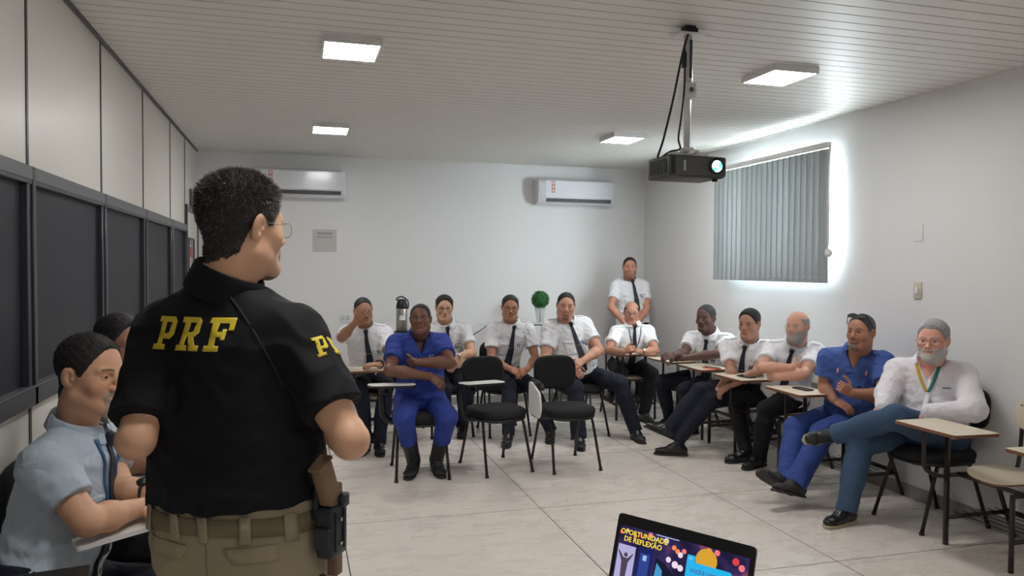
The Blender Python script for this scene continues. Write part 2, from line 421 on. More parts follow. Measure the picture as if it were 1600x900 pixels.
boxo('door_notice_band', (.0078, .0085, -.24, -.02, 1.68, 1.78), M('red_band', (170, 60, 66), rough=.5), dr)
sg = thing('emergency_sign', 'small pale green framed exit sign above the door', 'sign', (XL+.003, 8.30, 2.19))
boxo('sign_frame', (0, .012, -.16, .16, 0, .17), m_profl, sg, bev=.002, seg=1)
boxo('sign_face', (.012, .015, -.148, .148, .012, .158), M('pale_green_sign', (188, 200, 184), rough=.4), sg)
boxo('sign_symbol', (.015, .0165, -.04, .05, .035, .135), M('green_symbol', (120, 150, 122), rough=.4), sg)

# ---------------------------------------------------------------- ceiling lights
def ceiling_light(x, y, label, w=.31, d=.35):
    t = thing('ceiling_light', label, 'light', (x, y, ROOM_H-.04), 0, None)
    bm = bmesh.new(); a = .012
    box(bm, -w/2, w/2, -d/2, -d/2+a, 0, .04); box(bm, -w/2, w/2, d/2-a, d/2, 0, .04); box(bm, -w/2, -w/2+a, -d/2+a, d/2-a, 0, .04); box(bm, w/2-a, w/2, -d/2+a, d/2-a, 0, .04)
    box(bm, -w/2+a, w/2-a, -d/2+a, d/2-a, .02, .04)
    bm_obj('frame', bm, m_white, t); boxo('diffuser', (-w/2+a, w/2-a, -d/2+a, d/2-a, .002, .012), m_led, t); return t
ceiling_light(.285, 4.31, 'square lit ceiling panel, nearest one on the left side')
ceiling_light(.28, 6.85, 'square lit ceiling panel in front of the left air conditioner')
ceiling_light(2.89, 6.53, 'square lit ceiling panel in front of the right air conditioner')
ceiling_light(2.87, 4.12, 'square lit ceiling panel right of the projector, nearest on the right side')
ceiling_light(.285, 1.8, 'lit ceiling panel above the person in black polo')
ceiling_light(1.3, -.7, 'lit ceiling panel above the near end of the room')

# ---------------------------------------------------------------- air conditioners
def aircon(x, label, sticker):
    t = thing('air_conditioner', label, 'air conditioner', (x, YB, 2.345), 0, 'split air conditioners on the back wall')
    w = .96; pr = [(0, 0), (-.14, .0), (-.185, .035), (-.205, .09), (-.205, .24), (-.185, .285), (-.15, .30), (0, .30)]
    n = len(pr); V = []; F = []
    for i, xx in enumerate((-w/2, -w/2+.012, w/2-.012, w/2)):
        f = .96 if i in (0, 3) else 1
        for (yy, zz) in pr: V.append((xx, yy*f, .15+(zz-.15)*f))
    for i in range(3):
        for k in range(n): F.append((i*n+k, i*n+(k+1) % n, (i+1)*n+(k+1) % n, (i+1)*n+k))
    F += [tuple(range(n-1, -1, -1)), tuple(range(3*n, 4*n))]
    bm = bmesh.new(); vs = [bm.verts.new(v) for v in V]; [bm.faces.new([vs[i] for i in f]) for f in F]; bm_obj('casing', bm, m_acw, t, smooth=True)
    bm = bmesh.new(); box(bm, -w/2+.10, w/2-.05, -.208, -.175, .028, .066); bm_obj('air_outlet', bm, m_black, t)
    bm = bmesh.new()
    for k in range(2): box(bm, -w/2+.105, w/2-.055, -.213, -.20, .036+.014*k, .040+.014*k)
    box(bm, -.02, -.012, -.214, -.19, .028, .066); bm_obj('louvre', bm, m_profl, t)
    boxo('front_panel', (-w/2+.085, w/2-.03, -.2095, -.204, .078, .275), m_acw, t, bev=.002, seg=1)
    boxo('display', (w/2-.125, w/2-.10, -.2115, -.209, .17, .195), M('display_patch', (235, 236, 250), rough=.2), t)
    if sticker:
        for k in range(3):
            bm = bmesh.new(); box(bm, -w/2+.16, -w/2+.20, -.2118, -.2094, .135+.045*k, .175+.045*k); bm_obj('sticker', bm, m_stick, t)
            bm = bmesh.new(); bmesh.ops.create_circle(bm, cap_ends=True, radius=.013, segments=16, matrix=Matrix.Translation((-w/2+.18, -.2122, .155+.045*k)) @ Matrix.Rotation(PI/2, 4, 'X')); bm_obj('sticker', bm, m_white, t)
    return t
m_acw = M('air_conditioner_plastic', (222, 223, 228), rough=.16, spec=.6)
m_stick = M('red_sticker', (196, 96, 74), rough=.4)
aircon(3.19, 'white wall air conditioner with red stickers, right of centre', True)
aircon(.03, 'white wall air conditioner partly behind the head of the person in black polo', True)

# ---------------------------------------------------------------- notice, outlet, switch, blank plate
nt_ = thing('wall_notice', 'small grey paper notice below the left air conditioner', 'notice', (.293, YB, 1.756))
boxo('paper', (-.13, .13, -.006, 0, 0, .25), M('grey_paper', (196, 192, 190), rough=.6), nt_)
m_ink = M('notice_print', (120, 118, 118), rough=.6)
for z, w in ((.212, .17), (.197, .15), (.165, .18)): boxo('printed_line', (-w/2, w/2, -.0075, -.006, z-.004, z+.003), m_ink, nt_)
m_iv = M('ivory_plastic', (205, 198, 180), rough=.35)
sw = thing('light_switch', 'ivory light switch on the right wall', 'switch', (XR, 4.33, 1.40))
boxo('plate', (-.01, 0, -.036, .036, 0, .115), m_iv, sw, bev=.003); boxo('rocker', (-.022, -.009, -.012, .012, .033, .08), m_white, sw, bev=.004)
bp = boxo('blank_plate', (XR-.008, XR, 4.295, 4.375, 1.80, 1.92), m_wall, bev=.003); tag(bp, 'blank white cover plate above the light switch', 'cover plate')
so = thing('power_outlet', 'white double power outlet beside the thermos corner, low on the back wall', 'outlet', (.52, YB, .975))
boxo('plate', (-.06, .06, -.012, 0, 0, .1), m_white, so, bev=.003); boxo('socket', (-.045, -.006, -.016, -.01, .025, .075), M('socket_face', (188, 190, 200), rough=.4), so, bev=.003); boxo('socket', (.006, .045, -.016, -.01, .025, .075), M('socket_face_pale', (188, 190, 200), rough=.4), so, bev=.003)

# ---------------------------------------------------------------- vertical blind
bl = thing('vertical_blind', 'grey vertical blind hanging over the bright window on the right wall', 'blind', (4.04, 5.98, 1.49))
m_sl = M('blind_fabric', (152, 158, 159), rough=.75, bump=.05, bscale=300)
boxo('head_rail', (-.02, .022, -.845, .845, 1.07, 1.115), m_metalw, bl, bev=.003)
bm = bmesh.new(); box(bm, .022, .118, -.62, -.59, 1.08, 1.105); box(bm, .022, .118, .59, .62, 1.08, 1.105); bm_obj('bracket', bm, m_metalw, bl)
rnd = random.Random(4); ns = 21
sp = 1.67/ns
for k in range(ns):
    yy = -.835+sp*(k+.5); a = math.radians(112+rnd.uniform(-5, 5)); hw = .045; n = 6; V = []; F = []
    for z in (0, 1.065):
        for s_, th in ((1, .0008), (-1, -.0008)):
            for i in range(n+1):
                u = -1+2*i/n; bow = .006*(1-u*u)
                V.append((math.cos(a)*u*hw+(bow+th)*math.sin(a), yy+math.sin(a)*u*hw-(bow+th)*math.cos(a), z))
    m = 2*(n+1)
    for i in range(n): F.append((i, i+1, m+i+1, m+i)); F.append((n+1+i+1, n+1+i, m+n+1+i, m+n+2+i))
    F += [(0, m, m+n+1, n+1), (n, 2*n+1, m+2*n+1, m+n)]
    mesh_obj('slat', V, F, m_sl, bl)
tubes('bottom_chain', [([(0, -.80+.08*i*.5, .045+.006*math.sin(i*1.57)) for i in range(41)], .0016)], m_white, bl, seg=5)
tubes('pull_cord', [([(0, -.852, 1.08), (0, -.856, .26)], .004), ([(0, -.862, .30), (0, -.862, 1.08)], .003)], m_metalw, bl, seg=6)
V, F = tube_geo([(-.012, -.86, .24), (.012, -.86, .24)], .035, 20); mesh_obj('cord_weight', V, F, m_metalw, bl)

# ---------------------------------------------------------------- projector on its ceiling mount
PX, PY = 1.90, 3.489
pm = thing('projector_mount', 'white telescopic ceiling mount holding the projector', 'mount', (PX, PY, 2.185))
tubes('pole', [([(0, 0, .02), (0, 0, .34)], .021), ([(0, 0, .33), (0, 0, .585)], .026)], m_metalw, pm, seg=4)
bm = bmesh.new(); box(bm, -.032, .032, -.034, .034, .27, .345, bev=.004); bm_obj('clamp', bm, m_metalw, pm)
V, F = tube_geo([(0, -.036, .31), (0, -.044, .31)], .012, 12); mesh_obj('clamp_knob', V, F, m_profl, pm)
boxo('pole_slot', (-.007, .007, -.030, -.0265, .37, .56), m_prof, pm)
bm = bmesh.new(); box(bm, -.075, .075, -.05, .05, .585, .593, bev=.002); box(bm, -.10, -.06, -.012, .012, .588, .596); box(bm, .06, .12, -.012, .012, .588, .602); bm_obj('ceiling_plate', bm, m_metalw, pm)
bm = bmesh.new(); box(bm, -.028, .028, -.03, .03, .593, ROOM_H-2.185, bev=.004); box(bm, .0, .045, -.02, .02, .60, .625, bev=.004); bm_obj('junction', bm, m_black, pm)
V, F = tube_geo([(0, 0, 0), (0, 0, .022)], .04, 20); mesh_obj('swivel', V, F, m_metalw, pm)
bm = bmesh.new(); box(bm, -.11, .11, -.010, .010, -.014, 0); box(bm, -.012, .012, -.10, .10, -.014, 0); bm_obj('spider_arm', bm, m_metalw, pm)
pj = thing('projector', 'dark grey projector with a glowing cyan lens under the ceiling mount', 'projector', (PX-.02, PY-.01, 2.045), math.radians(2))
m_pj = M('projector_casing', (58, 60, 62), rough=.45, bump=.03, bscale=400)
m_pjf = M('projector_front', (84, 86, 84), rough=.38)
bm = bmesh.new(); box(bm, -.155, .155, -.13, .10, .0, .108, bev=.014, seg=3); bm_obj('body', bm, m_pj, pj, smooth=True)
boxo('front_panel', (-.125, .152, -.137, -.128, .006, .102), m_pjf, pj, bev=.008)
V, F = tube_geo([(.095, -.132, .056), (.095, -.150, .056)], .041, 28); mesh_obj('lens_ring', V, F, m_black, pj)
m_lens = M('lit_lens', (60, 190, 200), rough=.05, emit=(90, 225, 232), es=1.6); 
_e = m_lens.node_tree; _tc = _e.nodes.new('ShaderNodeTexCoord'); _nz = _e.nodes.new('ShaderNodeTexNoise'); _nz.inputs['Scale'].default_value = 40; _cr = _e.nodes.new('ShaderNodeValToRGB')
_cr.color_ramp.elements[0].color = (.02, .25, .32, 1); _cr.color_ramp.elements[0].position = .35; _cr.color_ramp.elements[1].color = (.75, 1, 1, 1); _cr.color_ramp.elements[1].position = .66
_e.links.new(_tc.outputs['Object'], _nz.inputs['Vector']); _e.links.new(_nz.outputs['Fac'], _cr.inputs[0]); _e.links.new(_cr.outputs[0], _e.nodes['Principled BSDF'].inputs['Emission Color'])
bm = bmesh.new(); bmesh.ops.create_uvsphere(bm, u_segments=24, v_segments=12, radius=.034, matrix=Matrix.Translation((.095, -.144, .056)) @ Matrix.Diagonal((1, .35, 1, 1))); bm_obj('lens', bm, m_lens, pj, smooth=True)
boxo('logo_bar', (-.082, -.072, -.1385, -.136, .03, .08), M('grey_print', (190, 190, 190)), pj)
bm = bmesh.new()
for k in range(11): box(bm, -.159, -.153, -.10+.016*k, -.092+.016*k, .02, .09)
for k in range(2): box(bm, -.148+.009*k, -.144+.009*k, -.1335, -.128, .015, .09)
bm_obj('air_vent', bm, m_black, pj)
for p in ((-.14, .08), (.14, .08)): pass
V, F = tube_geo([(.12, -.09, 0), (.12, -.09, -.012)], .014, 12); mesh_obj('foot', V, F, m_black, pj)
cb = tubes('projector_cable', [(spline([(PX-.01, PY-.03, 2.80), (PX-.05, PY-.03, 2.66), (PX-.09, PY-.02, 2.45), (PX-.14, PY-.02, 2.25), (PX-.155, PY+.01, 2.165), (PX-.15, PY+.02, 2.14)]), .006),
   (spline([(PX-.03, PY-.02, 2.70), (PX-.035, PY-.03, 2.52), (PX-.05, PY-.03, 2.36), (PX-.065, PY-.03, 2.25), (PX-.05, PY-.02, 2.20), (PX-.10, PY-.01, 2.185), (PX-.13, PY+.02, 2.16)]), .005)], M('black_cable', (18, 18, 20), rough=.5), seg=8)
tag(cb, 'black cables drooping from the ceiling to the projector', 'cable')
boxo('cable_plug', (PX-.048, PX-.03, PY-.045, PY-.02, 2.60, 2.68), m_black, cb, bev=.004)

# ================================================================ furniture
m_fab = M('black_chair_fabric', (24, 24, 27), rough=.9, bump=.12, bscale=700, var=.15, vscale=60)
m_steel = M('black_steel_tube', (20, 19, 20), rough=.35, spec=.5)
m_brown = M('dark_brown_steel_tube', (42, 32, 30), rough=.38)
m_cream = M('cream_laminate', (224, 212, 190), rough=.35, var=.03, vscale=8)
m_edge = M('brown_plywood_edge', (122, 76, 52), rough=.5, var=.12, vscale=40)
m_tabw = M('white_tablet_laminate', (226, 226, 222), rough=.35)
m_rivet = M('steel_rivet', (150, 148, 145), rough=.3, metal=.8)
def rounded_poly(pts, r, n=4):
    out = []; m = len(pts)
    for i in range(m):
        p = Vector(pts[i]).to_2d() if len(pts[i]) == 3 else Vector(pts[i]); a = (Vector(pts[i-1])-p).normalized(); b = (Vector(pts[(i+1) % m])-p).normalized()
        s = p+a*r; e = p+b*r
        for k in range(n+1):
            t = k/n; out.append(tuple(s*(1-t)**2+p*2*t*(1-t)+e*t*t))
    return out
def plate(name, outline, z0, z1, mat, parent, edge=None, fn=None):
    """flat board from outline; optional second material on the edge"""
    V = [(x, y, z0) for x, y in outline]+[(x, y, z1) for x, y in outline]; n = len(outline)
    F = [tuple(range(n-1, -1, -1)), tuple(range(n, 2*n))]+[(i, (i+1) % n, n+(i+1) % n, n+i) for i in range(n)]
    if fn: V = [fn(*v) for v in V]
    o = mesh_obj(name, V, F, [mat, edge] if edge else mat, parent, smooth=False)
    if edge: o.data.polygons.foreach_set('material_index', [0, 0]+[1]*n)
    return o

def make_black_chair(label, tablet=None, arm=True):
    """padded visitor chair; local forward is -y; tablet: None, 'flat' or 'folded'"""
    t = thing('tablet_chair' if arm else 'office_chair', label, 'chair')
    V, F = pad_geo(superell(.44, .43, 3.2), .06, .026, fn=lambda x, y, z: (x, y, z+.455-.012*math.cos(x*4)*0-(.02*max(0, (-y-.12)/.1)**2))); mesh_obj('seat', V, F, m_fab, t)
    V, F = pad_geo(superell(.43, .42, 3.2), .022, .010, fn=lambda x, y, z: (x, y, z+.418-(.02*max(0, (-y-.12)/.1)**2))); mesh_obj('seat_shell', V, F, m_black, t)
    def bk(x, y, z): return (x, .225-z+.35*x*x*-.6+.16*(y)*.5+.02, .725+y)
    V, F = pad_geo(superell(.375, .28, 3.4), .05, .024, fn=bk); mesh_obj('backrest', V, F, m_fab, t)
    def bk2(x, y, z): return (x, .225+.028-z+.35*x*x*-.6+.16*(y)*.5+.02, .725+y)
    V, F = pad_geo(superell(.36, .265, 3.4), .014, .006, fn=bk2); mesh_obj('backrest_shell', V, F, m_black, t)
    for sx in (-1, 1): tubes('back_rod', [([(sx*.032, .05, .405), (sx*.032, .22, .405), (sx*.032, .262, .43), (sx*.032, .272, .50), (sx*.032, .277, .74)], .009)], m_black, t)
    for sx in (-1, 1):
        tubes('leg', [([(sx*.172, -.12, .408), (sx*.178, -.14, .36), (sx*.198, -.252, .012)], .0115)], m_steel, t)
        tubes('leg', [([(sx*.172, .12, .408), (sx*.178, .14, .36), (sx*.195, .252, .012)], .0115)], m_steel, t)
        for y_ in (-.252, .252): V, F = tube_geo([(sx*.197, y_, .018), (sx*.198, y_*1.006, 0)], .015, 10); mesh_obj('foot_cap', V, F, m_black, t)
    tubes('seat_frame', [([(-.172, -.13, .404), (-.172, .13, .404)], .0115), ([(.172, -.13, .404), (.172, .13, .404)], .0115), ([(-.172, -.1, .404), (.172, -.1, .404)], .010), ([(-.172, .1, .404), (.172, .1, .404)], .010)], m_steel, t)
    if arm:
        tubes('armrest', [(spline([(-.12, .03, .40), (-.22, .03, .405), (-.275, .035, .45), (-.285, .06, .53), (-.285, .075, .62), (-.28, .04, .68), (-.275, -.05, .695), (-.272, -.14, .68), (-.27, -.17, .65)]), .024, dict(ell=(1, .72)))], m_black, t, seg=10)
    if tablet == 'flat':
        ol = rounded_poly([(-.40, -.15), (-.41, -.22), (-.38, -.30), (-.08, -.31), (-.05, -.25), (-.08, -.15)], .025)
        plate('writing_tablet', ol, .712, .728, m_tabw, t, m_black); boxo('tablet_hinge', (-.30, -.255, -.16, -.06, .69, .714), m_black, t)
    if tablet == 'folded':
        ol = rounded_poly([(-.04, .46), (-.04, .70), (-.10, .70), (-.27, .64), (-.30, .52), (-.26, .44)], .03)
        plate('writing_tablet', ol, -.335, -.32, m_tabw, t, m_tabw, fn=lambda x, y, z: (z, x, y)); boxo('tablet_hinge', (-.322, -.27, -.16, -.06, .66, .70), m_black, t)
    return t

def make_school_chair(label):
    """student chair: cream laminate seat and back, dark tube frame, writing board on the sitter's right"""
    t = thing('student_desk_chair', label, 'chair')
    def sf(x, y, z): return (x, y, z+.016*((x/.2)**2-.3)-.02*max(0, (-y-.1)/.12)**2)
    V, F = pad_geo(superell(.40, .40, 2.8), .014, .006, n=3, fn=lambda x, y, z: sf(x, y, z+.442)); o = mesh_obj('seat', V, F, [m_cream, m_edge], t)
    me = o.data; me.polygons.foreach_set('material_index', [1 if abs(p.normal.z) < .6 else 0 for p in me.polygons])
    V, F = pad_geo(superell(.38, .20, 3.6), .012, .005, n=3, fn=lambda x, y, z: (x, .245-z+.12*y-.8*x*x*.6, .76+y)); o = mesh_obj('backrest', V, F, [m_cream, m_edge], t)
    me = o.data; me.polygons.foreach_set('material_index', [1 if abs(p.normal.y) < .6 else 0 for p in me.polygons])
    for sx, sz in ((-1, -.05), (-1, .05), (1, -.05), (1, .05)): V, F = tube_geo([(sx*.15, .245-.8*.0225*.6-.012, .76+sz), (sx*.15, .245-.8*.0225*.6-.004, .76+sz)], .006, 8); mesh_obj('rivet', V, F, m_rivet, t)
    T = .0135; E_ = dict(ell=(1, .8))
    for sx in (-1, 1):
        tubes('back_upright', [(spline([(sx*.165, .02, .415), (sx*.165, .19, .42), (sx*.165, .235, .50), (sx*.16, .25, .80)], 5), T, dict(ell=(1, .7)))], m_brown, t)
        tubes('leg', [([(sx*.215, .10, .415), (sx*.215, .265, .0)], T)], m_brown, t)
        tubes('side_rail', [([(sx*.215, -.235, .16), (sx*.215, .20, .16)], T)], m_brown, t); tubes('seat_rail', [([(sx*.215, -.235, .405), (sx*.215, .115, .41)], T)], m_brown, t)
    tubes('leg', [([(.215, -.235, .415), (.215, -.235, .0)], T)], m_brown, t)
    tubes('desk_post', [([(-.215, -.235, .0), (-.215, -.235, .64)]+spline([(-.215, -.235, .64), (-.215, -.245, .675), (-.215, -.275, .698), (-.215, -.33, .701), (-.215, -.38, .70)], 4), T+.002)], m_brown, t)
    tubes('desk_brace', [(spline([(-.215, -.235, .40), (-.215, -.30, .41), (-.215, -.385, .45), (-.215, -.40, .52), (-.215, -.40, .69)], 5), T-.002)], m_brown, t)
    for y_, z_ in ((-.16, .41), (.08, .41), (.19, .17)): tubes('cross_bar', [([(-.215, y_, z_), (.215, y_, z_)], T)], m_brown, t)
    tubes('book_rack', [([(-.215, -.18+.06*k, .19), (.215, -.18+.06*k, .19)], .0028) for k in range(7)], m_steel, t, seg=5)
    ol = rounded_poly([(-.315, -.225), (-.315, -.52), (.115, -.515), (.125, -.225)], .018)
    plate('writing_board', ol, .704, .722, m_cream, t, m_edge)
    return t

bc_flat = make_black_chair('black padded chair with flat white tablet, empty, beside the person in royal blue', 'flat')
bc_flat.location = (1.525, 5.86, 0); bc_flat.rotation_euler = (0, 0, math.radians(12)); bc_flat['group'] = 'black padded chairs'
bc_fold = make_black_chair('empty black padded chair with its white tablet folded down', 'folded')
bc_fold.location = (2.095, 5.80, 0); bc_fold.rotation_euler = (0, 0, math.radians(3)); bc_fold['group'] = 'black padded chairs'
NOARM = ('armrest', 'writing_tablet', 'tablet_hinge')
def bchair(x, y, a, label, skip=()): return dup(bc_flat, (x, y, 0), math.radians(a), label, 'black padded chairs', skip)
sc = make_school_chair('empty cream student chair with writing board, nearest to the camera but one')
sc.location = (3.87, 3.33, 0); sc.rotation_euler = (0, 0, math.radians(-91)); sc['group'] = 'cream student chairs'
def schair(x, y, a, label): return dup(sc, (x, y, 0), math.radians(a), label, 'cream student chairs')

# ---------------------------------------------------------------- glass side table, plant, thermos
m_clear = M('clear_acrylic', (225, 232, 232), rough=.04)
_b = m_clear.node_tree.nodes['Principled BSDF']; _b.inputs['Alpha'].default_value = .22
m_clearedge = M('acrylic_edge', (70, 84, 84), rough=.2)
gt = thing('glass_side_table', 'clear bent glass side table against the back wall under the plant', 'table', (2.30, 8.30, 0))
bm = bmesh.new(); box(bm, -.30, .46, -.22, .22, .955, .965); box(bm, -.48, -.47, -.22, .22, .0, .85); bm_obj('glass_top', bm, m_clear, gt)
V = [(-.30, -.22, .965), (-.30, .22, .965), (-.48, .22, .85), (-.48, -.22, .85), (-.30, -.22, .955), (-.30, .22, .955), (-.47, .22, .842), (-.47, -.22, .842)]
mesh_obj('glass_slope', V, [(0, 1, 2, 3), (7, 6, 5, 4), (0, 3, 7, 4), (1, 5, 6, 2)], m_clear, gt, smooth=False)
bm = bmesh.new(); box(bm, .45, .46, -.22, .22, 0, .955); bm_obj('glass_side', bm, m_clear, gt)
bm = bmesh.new(); box(bm, -.30, .46, -.224, -.220, .953, .967); box(bm, .446, .462, -.224, -.22, 0, .955); box(bm, -.482, -.468, -.224, -.22, 0, .85); bm_obj('glass_edge', bm, m_clearedge, gt)
tubes('glass_edge', [([(-.30, -.222, .96), (-.475, -.222, .848)], .006)], m_clearedge, gt)
pl = thing('topiary_plant', 'round green ball plant in a clear glass vase', 'plant', (2.665, 8.26, .965))
def vase():
    prof = [(.038, 0), (.040, .004), (.052, .08), (.068, .178), (.064, .178), (.048, .08), (.036, .012), (0, .012)]; V = []; F = []; m = 24
    for r, z in prof:
        for k in range(m): a = 2*PI*k/m; V.append((r*math.cos(a), r*math.sin(a), z))
    for i in range(len(prof)-1):
        for k in range(m): F.append((i*m+k, i*m+(k+1) % m, (i+1)*m+(k+1) % m, (i+1)*m+k))
    return V, F
V, F = vase(); o = mesh_obj('glass_vase', V, F, m_clear, pl)
tubes('stem', [([(0, 0, .014), (.004, 0, .20)], .006)], M('stem_brown', (82, 68, 48), rough=.8), pl)
rnd = random.Random(7); V = []; F = []
for i in range(1500):
    z = rnd.uniform(-1, 1); a = rnd.uniform(0, 2*PI); r = math.sqrt(1-z*z); n = Vector((r*math.cos(a), r*math.sin(a), z)); R = .098*rnd.uniform(.86, 1.04)
    c = Vector((0, 0, .268))+n*R; u = n.orthogonal().normalized(); u.rotate(Matrix.Rotation(rnd.uniform(0, 6.3), 3, n)); w = n.cross(u); l = rnd.uniform(.010, .016); tl = n*rnd.uniform(-.4, .9)
    b = len(V); V += [c-u*l, c+w*l*.5+n*.002, c+u*l+tl*l, c-w*l*.5+n*.002]; F.append((b, b+1, b+2, b+3))
o = mesh_obj('foliage', V, F, M('small_leaf_green', (44, 108, 52), rough=.55, var=.35, vscale=45), pl, smooth=False)
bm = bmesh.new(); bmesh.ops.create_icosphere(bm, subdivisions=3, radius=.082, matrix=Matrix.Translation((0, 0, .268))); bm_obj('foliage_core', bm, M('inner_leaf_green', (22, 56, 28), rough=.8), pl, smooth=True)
ct = thing('coffee_stand', 'small dark stand holding the thermos behind the seated people', 'table', (1.10, 8.33, 0))
V, F = pad_geo(superell(.40, .34, 5), .03, .01, fn=lambda x, y, z: (x, y, z+.87)); mesh_obj('stand_top', V, F, m_black, ct)
for sx in (-1, 1):
    for sy in (-1, 1): tubes('leg', [([(sx*.15, sy*.12, .86), (sx*.17, sy*.14, 0)], .014)], m_steel, ct)
th = thing('thermos_flask', 'steel pump thermos with black top on the dark stand', 'thermos', (1.10, 8.33, .886))
def lathe(prof, m=28):
    V = []; F = []
    for r, z in prof:
        for k in range(m): a = 2*PI*k/m; V.append((r*math.cos(a), r*math.sin(a), z))
    for i in range(len(prof)-1):
        for k in range(m): F.append((i*m+k, i*m+(k+1) % m, (i+1)*m+(k+1) % m, (i+1)*m+k))
    F.append(tuple(range(m-1, -1, -1))); F.append(tuple(range((len(prof)-1)*m, len(prof)*m))); return V, F
V, F = lathe([(.060, .012), (.062, .02), (.062, .245), (.058, .262)]); mesh_obj('steel_body', V, F, M('brushed_steel', (176, 170, 160), rough=.28, metal=.9, aniso=(1, 1, 30), bump=.1, bscale=20), th)
V, F = lathe([(.064, 0), (.066, .004), (.066, .016), (.061, .018)]); mesh_obj('base_ring', V, F, m_black, th)
V, F = lathe([(.061, .258), (.063, .262), (.060, .30), (.050, .330), (.042, .352), (.030, .360), (.0, .361)]); mesh_obj('pump_lid', V, F, m_black, th)
tubes('spout', [([(0, -.03, .318), (0, -.075, .315), (0, -.085, .30)], .012)], m_black, th)
tubes('handle', [(spline([(-.03, .02, .33), (-.055, .02, .36), (.0, .02, .385), (.062, .01, .345), (.072, .0, .29), (.064, 0, .25)]), .008)], m_black, th)
bm = bmesh.new()
o = mesh_obj('paper_label', *[(lambda VF: VF[0])([(None)])] if False else [[(.0635*math.sin(a), -.0635*math.cos(a), z) for z in (.135, .185) for a in [(-.55+.11*k) for k in range(11)]], [(k, k+1, 11+k+1, 11+k) for k in range(10)]], m_white, th)
bm.free()
# pink patterned balloon-like bundle behind the seated people
pk = SDF(); FF = Fr((0, 0, 0), (0, 1, 0), (0, 0, 1))
pk.ell(FF, (0, 0, .17), (.15, .13, .17), k=.04); pk.ell(FF, (.06, .02, .33), (.09, .08, .07), k=.06)
pk.disp = lambda P: .006*wav(P, 26, 1.)
V, F = pk.mesh(.008)
m_pink = M('pink_patterned_cloth', (216, 190, 196), rough=.7)
nt = m_pink.node_tree; _v = nt.nodes.new('ShaderNodeTexVoronoi'); _v.inputs['Scale'].default_value = 26; _c = nt.nodes.new('ShaderNodeValToRGB'); _c.color_ramp.elements[0].position = .28; _c.color_ramp.elements[0].color = (*lin((190, 70, 96)), 1)
_c.color_ramp.elements[1].position = .34; _c.color_ramp.elements[1].color = (*lin((220, 196, 202)), 1); _t2 = nt.nodes.new('ShaderNodeTexCoord'); nt.links.new(_t2.outputs['Object'], _v.inputs[0]); nt.links.new(_v.outputs['Distance'], _c.inputs[0]); nt.links.new(_c.outputs[0], nt.nodes['Principled BSDF'].inputs[0])
st2 = thing('low_stool', 'low pale stool carrying the pink bundle near the back corner', 'stool', (3.12, 8.30, 0))
V2, F2 = pad_geo(superell(.34, .30, 4), .04, .012, fn=lambda x, y, z: (x, y, z+.43)); mesh_obj('seat', V2, F2, m_iv, st2)
for sx in (-1, 1):
    for sy in (-1, 1): tubes('leg', [([(sx*.12, sy*.10, .42), (sx*.14, sy*.12, 0)], .012)], m_profl, st2)
pb = np_mesh('gift_bundle', V, F, m_pink, None); pb.location = (3.12, 8.30, .452); tag(pb, 'pink patterned soft bundle on the low stool in the back right corner', 'bundle')

# ---------------------------------------------------------------- laptop on a table (only the screen's top shows)
m_wood = M('white_table_laminate', (214, 210, 204), rough=.4, var=.02, vscale=5)
